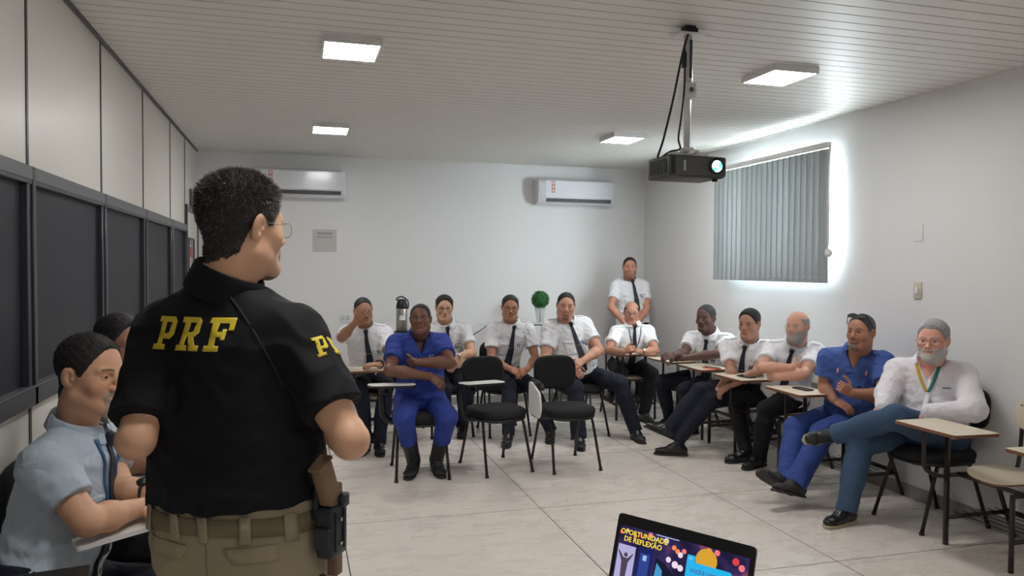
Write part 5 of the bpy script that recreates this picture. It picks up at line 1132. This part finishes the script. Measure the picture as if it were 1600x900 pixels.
P['P6'] = person('P6', 'person in white uniform shirt and dark glasses behind the person in royal blue', 0, (-6, -3, -2), (203, 157, 128), m_ws, m_navy, hair='comb', hairc=(36, 30, 28), glasses=((60, 46, 40), .0016), badge=dict(u=.17), hR=dict(n=(0, 1, 0), curl=.5), hL=dict(n=(0, .5, -1), curl=.5), extra=dict(watch=[('L', m_steelw, (0, -1, .5))]))
P['P7'] = person('P7', 'person in white uniform shirt with glasses and clasped hands, left of the plant', 0, (-10, -4, -2), (173, 121, 95), m_ws, m_navy, w=.93, hair='short', hairc=(40, 36, 36), glasses=((56, 44, 40), .0015), badge=dict(u=.17), hR=dict(n=(.2, .5, -.8), curl=.7), hL=dict(n=(-.2, .6, -.6), curl=.7))
P['P8'] = person('P8', 'person in white uniform shirt with one leg stretched out sideways, right of the plant', 10, (-16, -3, -4), (203, 149, 124), m_ws, m_navy, w=1.18, belly=.065, hair='buzz', hairc=(26, 24, 26), hs=1.06, cheek=.006, jaw=1.08, arm_r=1.18, beard=('goatee', (44, 36, 34), .5), badge=dict(u=.18), hR=dict(n=(.3, .5, -.5), curl=.4), hL=dict(n=(0, .8, -.6), curl=.55), legw=1.12)
P['P9'] = person('P9', 'person in white uniform shirt standing in the back corner', -4, (-20, 2, 0), (193, 135, 110), m_ws, m_navy, w=1.02, hair='buzz', hairc=(36, 30, 30), badge=dict(u=.17), hR=dict(n=(0, 1, 0), curl=.6), hL=dict(n=(0, 1, 0), curl=.6), seated=False, beard=('stubble', (70, 56, 50), .35), extra=dict(hem=.03))
P['P10'] = person('P10', 'person in white uniform shirt, glasses and neck cord, hands clasped on board in back corner', -5, (-24, -4, 0), (179, 124, 100), m_ws, m_blk, hair='side', hairc=(60, 54, 54), glasses=((70, 56, 50), .0013), lanyard=dict(len=.20, m=m_lank, w=.010, top=-.06), badge=dict(u=.17, pen=False), hR=dict(n=(.8, .3, -.3), curl=.85), hL=dict(n=(-.8, .3, -.2), curl=.85), cheek=.003, extra=dict(watch=[('L', m_steelw, (.2, -1, .6))]))
P['P11'] = person('P11', 'person in white uniform shirt without glasses, hands joined on writing board by right wall', -60, (-58, 0, 0), (92, 62, 54), m_ws, m_navy, w=1.08, belly=.03, hair='buzz', hairc=(40, 38, 40), badge=dict(u=.17), hs=1.03, cheek=.004, nose=1.25, arm_r=1.0, hR=dict(n=(-.3, .7, -.6), curl=.8), hL=dict(n=(.3, .6, -.6), curl=.8))
P['P12'] = person('P12', 'person in white uniform shirt leaning forward, legs stretched out and ankles crossed', -62, (-58, -4, 0), (173, 126, 104), m_ws, m_navy, w=1., hair='short', hairc=(24, 22, 24), badge=dict(u=.17), hs=1.03, hR=dict(n=(.3, .3, -1), curl=.45), hL=dict(n=(.3, .3, -1), curl=.5), nose=1.1)
P['P13'] = person('P13', 'person in white uniform shirt with thin glasses and arms crossed, by right wall', -64, (-64, 2, 0), (209, 155, 131), m_ws, m_blk, w=1.05, belly=.03, hair='side', hairc=(150, 146, 144), beard=('full', (158, 150, 146), .75, .003), glasses=((170, 160, 150), .0010, .7), arm_r=1.0, hR=dict(n=(.6, .6, 0), curl=.3, k=.88), hL=dict(n=(.6, .6, 0), curl=.3, k=.88))
P['P14'] = person('P14', 'person in blue work clothes with sunglasses pushed up, seated by the right wall', -66, (-68, 3, 0), (170, 117, 93), m_blue2, m_blue3, w=1.08, belly=.03, hair='buzz', hairc=(70, 68, 70), collar='open', tie=False, epau=False, beard=('goatee', (90, 84, 82), .7), hs=1.04, arm_r=1.12, nose=1.1, h=.0036, hc=.007, legw=1.12,
    hR=dict(n=(.4, .2, -1), curl=.35), hL=dict(n=(.5, .8, 0), curl=1.35, k=.9), extra=dict(shoe_mat=m_dusty, sole_mat=m_dusty))
P['P15'] = person('P15', 'person in long-sleeved white shirt, jeans and yellow-green neck cord, legs crossed', -78, (-60, 0, 0), (225, 164, 145), m_wsh, m_jean, w=1.16, belly=.05, hair='comb', hairc=(158, 156, 158), hairt=.8, sleeve='long', collar='open', tie=False, epau=False, beard=('full', (196, 190, 186), .7, .002), glasses=((150, 106, 84), .0015), hs=1.05, cheek=.006, jaw=1.06, arm_r=1.15, h=.0034, hc=.0065, zf=.078,
    lanyard=dict(len=.105, m=m_lany, m2=m_lang, w=.020, top=-.055), hR=dict(n=(.4, .4, -1), curl=.5), hL=dict(n=(.3, .4, -1), curl=.5), extra=dict(sole_mat=m_solew), legw=1.12)
P['P2b'] = person('P2b', 'person in dark grey shirt with glasses, mostly hidden behind the light grey-blue shirt', 100, (56, -4, 0), (161, 114, 90), m_dgrey, m_blk, hair='short', hairc=(26, 24, 26), collar='shirt', tie=False, epau=False, glasses=((40, 44, 60), .0018), h=.0036, hR=dict(n=(0, 0, -1), curl=.3), hL=dict(n=(0, 0, -1), curl=.3))
P['P2'] = person('P2', 'person in light grey-blue shirt with blue lanyard, seated in the left foreground', 80, (62, -5, 0), (216, 166, 134), m_grey, m_navy, w=1.03, belly=.015, hair='short', hairc=(30, 27, 27), beard=('goatee', (158, 150, 142), .85), epau=False, hs=1.03, hairt=.5, h=.0027, hc=.0055, arm_r=1.0, cheek=.002, jaw=1.03, badge=None, tie=True,
    lanyard=dict(len=.30, m=m_lanb, w=.015, card=True), hR=dict(n=(-.3, .2, -1), curl=.65, k=1.05), hL=dict(n=(.2, -.4, -1), curl=.6, k=1.05), nose=1.05, extra=dict(watch=[('L', m_watch, (0, -.3, 1))]))
P['P1'] = person('P1', 'person seen from behind in black polo with yellow PRF letters, khaki trousers, glasses', 152, (127, -2, 0), (218, 170, 138), m_polo, m_khaki, w=1.14, belly=.02, hair='short', hairc=(44, 40, 38), hairt=.9, collar='polo', tie=False, epau=False, glasses=((170, 160, 150), .0009, .8), beard=('goatee', (60, 48, 42), .85), hs=.99, h=.0028, hc=.0058, cutf=dict(R=.72, L=.84), seated=False, arm_r=1.0, hR=dict(n=(0, 0, -1), curl=.6), hL=dict(n=(0, 0, -1), curl=.6), extra=dict(hem=.106), legw=1.2, shu=-.02)

# ---- chairs under the seated people
def under(key, kind, a, label, back=.10, skip=()):
    p = P[key]['pel']; r = math.radians(a); x = p[0]+math.sin(r)*back; y = p[1]-math.cos(r)*back
    return schair(x, y, a, label) if kind == 's' else bchair(x, y, a, label, skip)
bchair(.915, 5.86, -3, 'black padded chair with tablet, under the person in royal blue with boots')
schair(.68, 6.98, 0, 'cream student chair under the person rubbing one eye')
bchair(1.40, 7.22, 0, 'black chair under the person with glasses behind the one in royal blue', NOARM)
bchair(1.93, 7.12, 0, 'black chair under the person left of the plant', NOARM)
bchair(2.62, 6.90, 8, 'black chair under the person with one leg out, right of the plant', NOARM)
schair(3.45, 7.58, -3, 'cream student chair under the person in glasses in the back corner')
schair(3.86, 6.56, -86, 'cream student chair under the person joining hands on the board by the right wall')
schair(3.87, 5.98, -90, 'cream student chair under the person with outstretched legs, orange phone on its board')
schair(3.87, 5.36, -90, 'cream student chair under the person with crossed arms, black phone on its board')
schair(3.885, 4.64, -91, 'cream student chair under the person with pushed-up sunglasses')
bchair(3.875, 3.905, -90, 'black chair under the person in jeans', NOARM)
schair(3.88, 2.62, -91, 'cream student chair at the right edge, nearest to the camera')
def side_chair(x, y, a, label):
    c = dup(bc_flat, (x, y, 0), math.radians(a), label, 'black padded chairs', ('writing_tablet', 'tablet_hinge')); return c
c2 = side_chair(-.775, 2.45, 100, 'black armchair with white tablet under the person in light grey-blue')
c3 = side_chair(-.755, 3.23, 93, 'black armchair with white tablet under the person in dark grey')
def own_tablet(ch, pts, z0, z1):
    inv = Matrix.LocRotScale(ch.location, ch.rotation_euler, None).inverted()
    loc = [(inv @ Vector((x, y, 0)))[:2] for x, y in pts]
    if sum(loc[i][0]*loc[(i+1) % len(loc)][1]-loc[(i+1) % len(loc)][0]*loc[i][1] for i in range(len(loc))) < 0: loc = loc[::-1]
    plate('writing_tablet', rounded_poly(loc, .015), z0, z1, m_tabw, ch, m_tabw)
own_tablet(c2, [(-.60, 2.38), (-.395, 2.55), (-.385, 2.69), (-.44, 2.80), (-.66, 2.52)], .788, .802)
own_tablet(c3, [(-.66, 3.02), (-.50, 3.10), (-.43, 3.22), (-.47, 3.36), (-.70, 3.30)], .788, .802)
for ch in (c2, c3): boxo('tablet_hinge', (-.30, -.22, -.20, -.02, .69, .79), m_black, ch)

# ---- things lying on the writing boards
m_phone = M('phone_black', (22, 22, 26), rough=.15); m_or = M('orange_case', (222, 110, 78), rough=.5)
def phone(x, y, a, label, case=None):
    t = thing('phone', label, 'phone', (x, y, .7225), math.radians(a))
    V, F = pad_geo(rounded_poly([(-.037, -.075), (.037, -.075), (.037, .075), (-.037, .075)], .01), .010, .004, n=3, fn=lambda x, y, z: (x, y, z+.005)); mesh_obj('case', V, F, case or m_phone, t)
    plate('screen', rounded_poly([(-.033, -.070), (.033, -.070), (.033, .070), (-.033, .070)], .007), .0100, .0106, m_phone, t); return t
phone(3.50, 5.93, 25, 'phone in orange case on the board before the person with outstretched legs', m_or)
phone(3.50, 5.40, 12, 'black phone on the board before the person in white with crossed arms')
phone(3.55, 4.75, 8, 'black phone on the board before the person in blue with pushed-up sunglasses')

# ---- lettering on cloth
def letters(word, origin, X, Y, D, S_, mat, parent, size, put, lift=.0006, slant=.18, sp=.98, name='letter', cell=.007, th=.0007):
    """block slab-serif capitals, each one small polygon set laid on the implicit surface"""
    Pq = [[(.08, 0), (.62, 0), (.62, .17), (.08, .17)], [(.22, .17), (.46, .17), (.46, .83), (.22, .83)], [(.08, .83), (.46, .83), (.46, 1), (.08, 1)], [(.46, .83), (.74, .83), (.80, 1), (.46, 1)], [(.74, .83), (.70, .70), (.94, .76), (.94, .87), (.80, 1)],
          [(.70, .70), (.70, .55), (.94, .47), (.94, .76)], [(.70, .55), (.62, .49), (.80, .33), (.94, .47)], [(.46, .33), (.80, .33), (.62, .49), (.46, .49)]]
    Rq = [[(.06, 0), (.52, 0), (.52, .17), (.06, .17)], [(.18, .17), (.42, .17), (.42, .83), (.18, .83)], [(.06, .83), (.42, .83), (.42, 1), (.06, 1)], [(.42, .83), (.70, .83), (.78, 1), (.42, 1)], [(.70, .83), (.66, .70), (.90, .76), (.90, .88), (.78, 1)],
          [(.66, .70), (.66, .60), (.90, .54), (.90, .76)], [(.66, .60), (.60, .55), (.76, .42), (.90, .54)], [(.42, .42), (.76, .42), (.60, .55), (.42, .55)], [(.50, .42), (.72, .42), (.84, .17), (.60, .17)], [(.60, 0), (.98, 0), (.98, .17), (.60, .17)]]
    Fq = [[(.08, 0), (.62, 0), (.62, .17), (.08, .17)], [(.22, .17), (.46, .17), (.46, .83), (.22, .83)], [(.08, .83), (.98, .83), (.98, 1), (.08, 1)], [(.80, .62), (.98, .62), (.98, .83), (.80, .83)], [(.46, .42), (.72, .42), (.72, .58), (.46, .58)], [(.62, .34), (.76, .34), (.76, .66), (.62, .66)]]
    obs = []
    for li, ch in enumerate(word):
        polys = dict(P=Pq, R=Rq, F=Fq)[ch]; bm = bmesh.new()
        for po in polys:
            if sum(po[i-1][0]*po[i][1]-po[i][0]*po[i-1][1] for i in range(len(po))) < 0: po = po[::-1]
            bm.faces.new([bm.verts.new((((x+y*slant)+li*1.12*sp)*size*.86, y*size, 0)) for x, y in po])
        for ax in (0, 1):
            lo = min(v.co[ax] for v in bm.verts); hi = max(v.co[ax] for v in bm.verts); n = int((hi-lo)/cell)
            for i in range(1, n+1):
                no = [0, 0, 0]; no[ax] = 1; co = [0, 0, 0]; co[ax] = lo+i*cell
                bmesh.ops.bisect_plane(bm, geom=bm.verts[:]+bm.edges[:]+bm.faces[:], plane_co=co, plane_no=no)
        r = bmesh.ops.remove_doubles(bm, verts=bm.verts[:], dist=1e-5)
        pts = np.array([v.co[:] for v in bm.verts]); W_ = np.array(origin)+pts[:, :1]*np.array(X)+pts[:, 1:2]*np.array(Y)
        Q = S_.trace(W_, D, off=lift+th)
        for v, q_ in zip(bm.verts, Q): v.co = Vector(q_.tolist())
        me = bpy.data.meshes.new(name); bm.to_mesh(me); bm.free(); o = link(name, me, mat, parent, True); put(o)
        md = o.modifiers.new('thick', 'SOLIDIFY'); md.thickness = th; md.offset = -1; obs.append(o)
    return obs
m_yel = M('yellow_print', (226, 200, 52), rough=.5, bump=.08, bscale=900)
q = P['P1']; J = q['J']; fS = q['fS']; u = q['u']; lS = q['lS']
# back letters: the wearer's left is the viewer's left, text runs towards his right side
c0 = q['T']-u*.100-lS*.128-fS*.32
letters('PRF', c0, lS, u, fS, q['G'], m_yel, q['shirt'], .074, q['put'])
shR, elR = J['shR'], J['elR']; ax_ = nrm(elR-shR)
camd = nrm(np.array([.35, -1., 0])); sx_ = nrm(np.cross(camd, [0, 0, 1.]))
out = nrm(shR-q['T']); n0 = nrm(out*.95-fS*.52); n0 = nrm(n0-ax_*(n0@ax_)); tx = nrm(np.cross(-ax_, n0))
c1 = shR+ax_*.10+n0*.3-tx*.01
letters('PRF', c1, tx, -ax_, -n0, q['G'], m_yel, q['shirt'], .048, q['put'], name='sleeve_letter', slant=.05)
# seam from collar to sleeve (raglan) and sleeve hems
seam = [(-.045, .038), (-.02, .062), (.005, .085), (.03, .105), (.06, .125), (.1, .148), (.14, .165), (.18, .178)]
m_seam = M('black_seam', (30, 34, 46), rough=.8)
for sgn in (1,):
    o = ribbon('raglan_seam', [q['T']-u*a_+lS*sgn*b_-fS*.32 for a_, b_ in seam], .0035, q['G'], fS, m_seam, q['shirt'], nrm(lS*.8+u*.5*sgn), lift=.0026, th=.0012, nw=2); q['put'](o)
def hem_ring(q, sd, mat, cutf=.66, r=.1, w=.006):
    sh, el = q['J']['sh'+sd], q['J']['el'+sd]; d = nrm(el-sh); c = sh+(el-sh)*(cutf-.06*.9); e1 = nrm(np.cross(d, [0, .3, 1])); e2 = np.cross(d, e1); pts = []
    for i in range(40):
        a = 2*PI*i/40; di = e1*math.cos(a)+e2*math.sin(a); t = .14
        P0 = c+di*.16; T_ = q['G'].trace([P0], -di, off=.0, far=.14)[0]; pts.append(Vector(T_.tolist()))
    V, F = tube_geo(pts, .0016, 5, closed=True); q['put'](mesh_obj('sleeve_hem', V, F, mat, q['shirt']))
# belt, loops, pockets on the khaki trousers
pel = q['pel']; lH = nrm(J['hipR']-J['hipL']); fH = nrm(np.cross([0, 0, 1.], lH)); fH = fH if fH @ fS > 0 else -fH
m_belt = M('olive_web_belt', (118, 108, 84), rough=.8, bump=.2, bscale=600)
def around(uo, w_, name, mat, lift, a0=-180, a1=180, n=72, parent=None, th=.003):
    V = []; F = []
    for i in range(n+1):
        a = math.radians(a0+(a1-a0)*i/n); di = -fH*math.cos(a)+lH*math.sin(a)
        for dz in (-w_/2, w_/2):
            p = pel+np.array([0, 0, uo+dz])+di*.35; t0 = q['R'].trace([p], -di, off=lift, far=.3)[0]; V += [t0, t0+di*th]
    for i in range(n):
        a = i*4; b = a+4; F += [(a+1, a+3, b+3, b+1), (a, b, b+2, a+2), (a, a+1, b+1, b), (a+2, b+2, b+3, a+3)]
    if a1-a0 < 359: F += [(0, 2, 3, 1), (n*4, n*4+1, n*4+3, n*4+2)]
    return q['put'](mesh_obj(name, V, F, mat, parent or q['root']))
belt = around(.076, .040, 'belt', m_belt, .002)
for a_ in (-62, -28, 0, 36, 66): around(.073, .058, 'belt_loop', m_khaki, .006, a_-4.2, a_+4.2, 3, q['trousers'])
def patch_on(name, poly, mat, lift=.0015, cell=.02, th=.002):
    """poly in (angle deg from straight back towards his right, height offset)"""
    bm = bmesh.new(); bm.faces.new([bm.verts.new((a*.003, z, 0)) for a, z in poly])
    for ax in (0, 1):
        lo = min(v.co[ax] for v in bm.verts); hi = max(v.co[ax] for v in bm.verts)
        for i in range(1, int((hi-lo)/cell)+1):
            no = [0, 0, 0]; no[ax] = 1; co = [0, 0, 0]; co[ax] = lo+i*cell; bmesh.ops.bisect_plane(bm, geom=bm.verts[:]+bm.edges[:]+bm.faces[:], plane_co=co, plane_no=no)
    for v in bm.verts:
        a = math.radians(v.co.x/.003); di = -fH*math.cos(a)+lH*math.sin(a); p = pel+np.array([0, 0, v.co.y])+di*.35; v.co = Vector(q['R'].trace([p], -di, off=lift+th, far=.3)[0].tolist())
    me = bpy.data.meshes.new(name); bm.to_mesh(me); bm.free(); o = link(name, me, mat, q['trousers'], True); q['put'](o); md = o.modifiers.new('t', 'SOLIDIFY'); md.thickness = th
patch_on('pocket_flap', [(18, .030), (58, .040), (58, .006), (27, -.002)], m_khaki)
patch_on('pocket_flap', [(-18, .030), (-58, .040), (-58, .006), (-27, -.002)], m_khaki)
patch_on('back_seam', [(-.6, .06), (.6, .06), (.6, -.14), (-.6, -.14)], M('khaki_seam', (128, 116, 94), rough=.9), lift=.0, th=.0008)
patch_on('side_pocket', [(50, -.03), (76, -.05), (78, -.062), (50, -.042)], m_khaki, lift=.0005)

# holster with the pistol on his right hip
hr_ = thing('holster', 'black belt holster on the right hip of the khaki trousers', 'holster')
gp = thing('pistol', 'tan pistol seated in the black holster, grip upwards', 'pistol')
ctr = pel+np.array([0, 0, .0]); di = nrm(lH*1.0-fH*.10)
sp0 = q['R'].trace([ctr+np.array([0, 0, .070])+di*.4], -di, off=.0, far=.35)[0]
hz = Vector((0, 0, 1)); hx = Vector(di.tolist()); hx.z = 0; hx.normalize(); hy = hz.cross(hx)   # hx outward, hy
org = Vector(sp0.tolist())+hx*.040
Rm = Matrix((( hx.x, hy.x, 0, org.x), (hx.y, hy.y, 0, org.y), (0, 0, 1, org.z), (0, 0, 0, 1)))
hr_.matrix_world = Rm; gp.matrix_world = Rm
# outward = +x, wearer's front = +y or -y
fy = 1 if (fH[0]*hy.x+fH[1]*hy.y) > 0 else -1
m_hol = M('holster_plastic', (34, 38, 48), rough=.38); m_tan = M('tan_polymer', (128, 104, 74), rough=.5, bump=.1, bscale=500); m_tan2 = M('tan_slide', (112, 86, 66), rough=.42)
def gb(name, dims, mat, par, bev=.004, rot=0., piv=(0, 0, 0)):
    o = boxo(name, dims, mat, par, bev=bev, seg=3)
    if rot:
        R_ = Matrix.Translation(piv) @ Matrix.Rotation(rot, 4, 'X') @ Matrix.Translation(-Vector(piv)); o.data.transform(R_)
    return o
yb = lambda a, b: (min(a*fy, b*fy), max(a*fy, b*fy))
gb('shell', (-.020, .022, *yb(-.030, .040), -.075, .040), m_hol, hr_, .008); gb('shell_lip', (-.016, .026, *yb(.012, .044), .030, .062), m_hol, hr_, .006)
gb('belt_clip', (-.034, -.018, *yb(-.020, .030), .010, .085), m_hol, hr_, .004); gb('shell_rib', (.020, .026, *yb(-.016, -.008), -.06, .03), m_hol, hr_, .002); gb('shell_rib', (.020, .026, *yb(.018, .026), -.06, .03), m_hol, hr_, .002)
gb('strap', (-.016, .020, *yb(-.040, -.028), -.05, .0), m_hol, hr_, .004)
for z_ in (-.045, .01): V, F = tube_geo([(.024, .004*fy, z_), (.0285, .004*fy, z_)], .004, 10); mesh_obj('screw', V, F, m_steelw, hr_)
gb('slide', (-.013, .013, *yb(.006, .034), -.125, .060), m_tan2, gp, .004); gb('frame', (-.012, .012, *yb(-.012, .010), -.055, .055), m_tan, gp, .004)
gb('grip', (-.0155, .0155, *yb(-.028, .024), .050, .150), m_tan, gp, .009, rot=.42*fy, piv=(0, 0, .06))
gb('magazine_base', (-.0165, .0165, *yb(-.032, .026), .148, .158), m_tan, gp, .004, rot=.42*fy, piv=(0, 0, .06))
gb('beavertail', (-.010, .010, *yb(.012, .040), .045, .085), m_tan, gp, .006)
tag(hr_, hr_['label'], 'holster')
# carabiner and keys at his side
kp = pel+np.array([0, 0, -.085])+nrm(lH*.96-fH*.1)*.225
kc = tubes('key_carabiner', [([Vector(kp.tolist())+Vector((.014*math.cos(a), 0, .034*math.sin(a))) for a in [2*PI*i/20 for i in range(20)]], .0028, dict(closed=True)), ([Vector(kp.tolist())+Vector((.004, 0, -.034)), Vector(kp.tolist())+Vector((.012, 0, -.09))], .005)], m_watch)
tag(kc, 'small dark carabiner with strap hanging at the khaki trouser side', 'carabiner')

# short strands over the near heads
def strands(key, n, L, cols, seed, w=.00042, tz=.0, lift=.4):
    q = P[key]; H = q['H']; ho = [c for c in q['root'].children if c.name.startswith('hair')][0]; me = ho.data; rnd_ = np.random.default_rng(seed); nv = len(me.vertices)
    co = np.empty(nv*3, np.float32); me.vertices.foreach_get('co', co); co = co.reshape(-1, 3); no = np.empty(nv*3, np.float32); me.vertices.foreach_get('normal', no); no = no.reshape(-1, 3)
    L_ = H.loc(co+A3([q['root'].location.x, q['root'].location.y, q['root'].location.z])); idx = rnd_.integers(0, nv, n); V = []; F = []; Cc = []
    for i in idx:
        p = co[i]; nn = no[i]; l = L_[i]; fl = A3(H.d(0, -.25 if l[1] < .03 else .5, -.9 if l[2] < .06 else -.1))+rnd_.normal(0, .35, 3)
        top = np.clip((l[2]-.02)/.06, 0, 1); d = nn*(lift*(.5+top))+fl*(1-.5*top); d = d/np.linalg.norm(d); ll = L*(.35+.65*top)*rnd_.uniform(.5, 1.1); s_ = np.cross(d, rnd_.normal(0, 1, 3)); s_ = s_/np.linalg.norm(s_)*w
        d2 = d*.7+fl*.4+rnd_.normal(0, .15, 3); d2 = d2/np.linalg.norm(d2); p1 = p+d*ll*.5; p2 = p1+d2*ll*.5; b = len(V)
        V += [p-nn*.001-s_, p-nn*.001+s_, p1+s_, p1-s_, p2+s_*.3, p2-s_*.3]; F += [(b, b+1, b+2, b+3), (b+3, b+2, b+4, b+5)]
        g = cols(l, rnd_); Cc += [g]*6
    o = mesh_obj('hair_strands', V, F, m_strand, ho, smooth=False, col=np.array(Cc)); return o
m_strand = M('hair_strand', (40, 36, 34), rough=.42, attr='Col', spec=.5)
def c_sp(l, r):
    grey = .14+.6*np.clip((l[1]+.02)/.06, 0, 1)*np.clip(1-abs(l[2]-.03)/.07, 0, 1)+.16*np.clip((l[2]-.07)/.04, 0, 1)
    return np.array(lin((150, 144, 138)))*r.uniform(.6, 1.1) if r.random() < grey else np.array(lin((40, 34, 32)))*r.uniform(.5, 1.8)
strands('P1', 26000, .015, c_sp, 5)
strands('P2', 12000, .004, lambda l, r: np.array(lin((40, 34, 32)))*r.uniform(.5, 2.)+(.05 if r.random() < .1*(l[1] > 0) else 0), 6)

# sunglasses pushed up on the head
q = P['P14']; H = q['H']; k = 1.04; g = []
sgl = thing('sunglasses', 'dark shiny sunglasses resting on top of the head of the person in blue', 'sunglasses')
Hs = Fr(H.p(0, .012*k, .062*k), H.d(0, .72, .69), H.d(0, -.69, .72)); gg = []; ll = []
for sx in (-1, 1):
    c = Vector(Hs.p(sx*.033, .070, .0)); (v_, f_), pts = rim(c, Vector(Hs.X), Vector(Hs.Y), Vector(Hs.Z), .060, .036, .0022); gg.append((v_, f_)); ll.append(([tuple(p_) for p_ in pts]+[tuple(p_+Vector(Hs.Y)*.0012) for p_ in pts], [tuple(range(28)), tuple(range(55, 27, -1))]))
    gg.append(tube_geo([Vector(Hs.p(sx*.064, .072, .004)), Vector(H.p(sx*.086, .03, .058)), Vector(H.p(sx*.088, -.02, .03)), Vector(H.p(sx*.084, -.035, .012))], .0026, 6))
gg.append(tube_geo([Vector(Hs.p(-.006, .075, .002)), Vector(Hs.p(.006, .075, .002))], .0024, 6))
mesh_obj('frame', *merge(gg), m_black, sgl); m_mir = M('mirror_lens', (110, 112, 116), rough=.08, metal=.9)
for l_ in ll: mesh_obj('lens', l_[0], l_[1], m_mir, sgl, smooth=False)

# small embroidered marks on the chest (too small to read in the photograph)
def mark(key, name, items, mat):
    q = P[key]
    for (uu, x, w_, t_) in items:
        o = ribbon(name, [q['start'](uu, x), q['start'](uu+t_, x)], w_, q['G'], -q['fS'], mat, q['shirt'], q['lS'], lift=.002, th=.0006, nw=5); q['put'](o)
mark('P5', 'chest_mark', [(.085, -.085, .018, .008), (.085, -.063, .014, .008), (.102, -.078, .055, .006)], m_badgew)
mark('P14', 'chest_mark', [(.205, -.095, .05, .004), (.200, -.058, .011, .010)], m_badgew)
mark('P14', 'pen_top', [(.145, -.055, .02, .016)], m_watch)
mark('P15', 'chest_mark', [(.075, -.105, .045, .005)], m_watch)
for sx in (-1, 1):
    q = P['P14']; o = ribbon('ear_plug', [q['start'](.045+.01*i, sx*.092) for i in range(4)], .012, q['G'], -q['fS'], cmat('pink_plug', (226, 150, 140)), q['root'], q['lS'], lift=.006, th=.006, nw=2); q['put'](o)
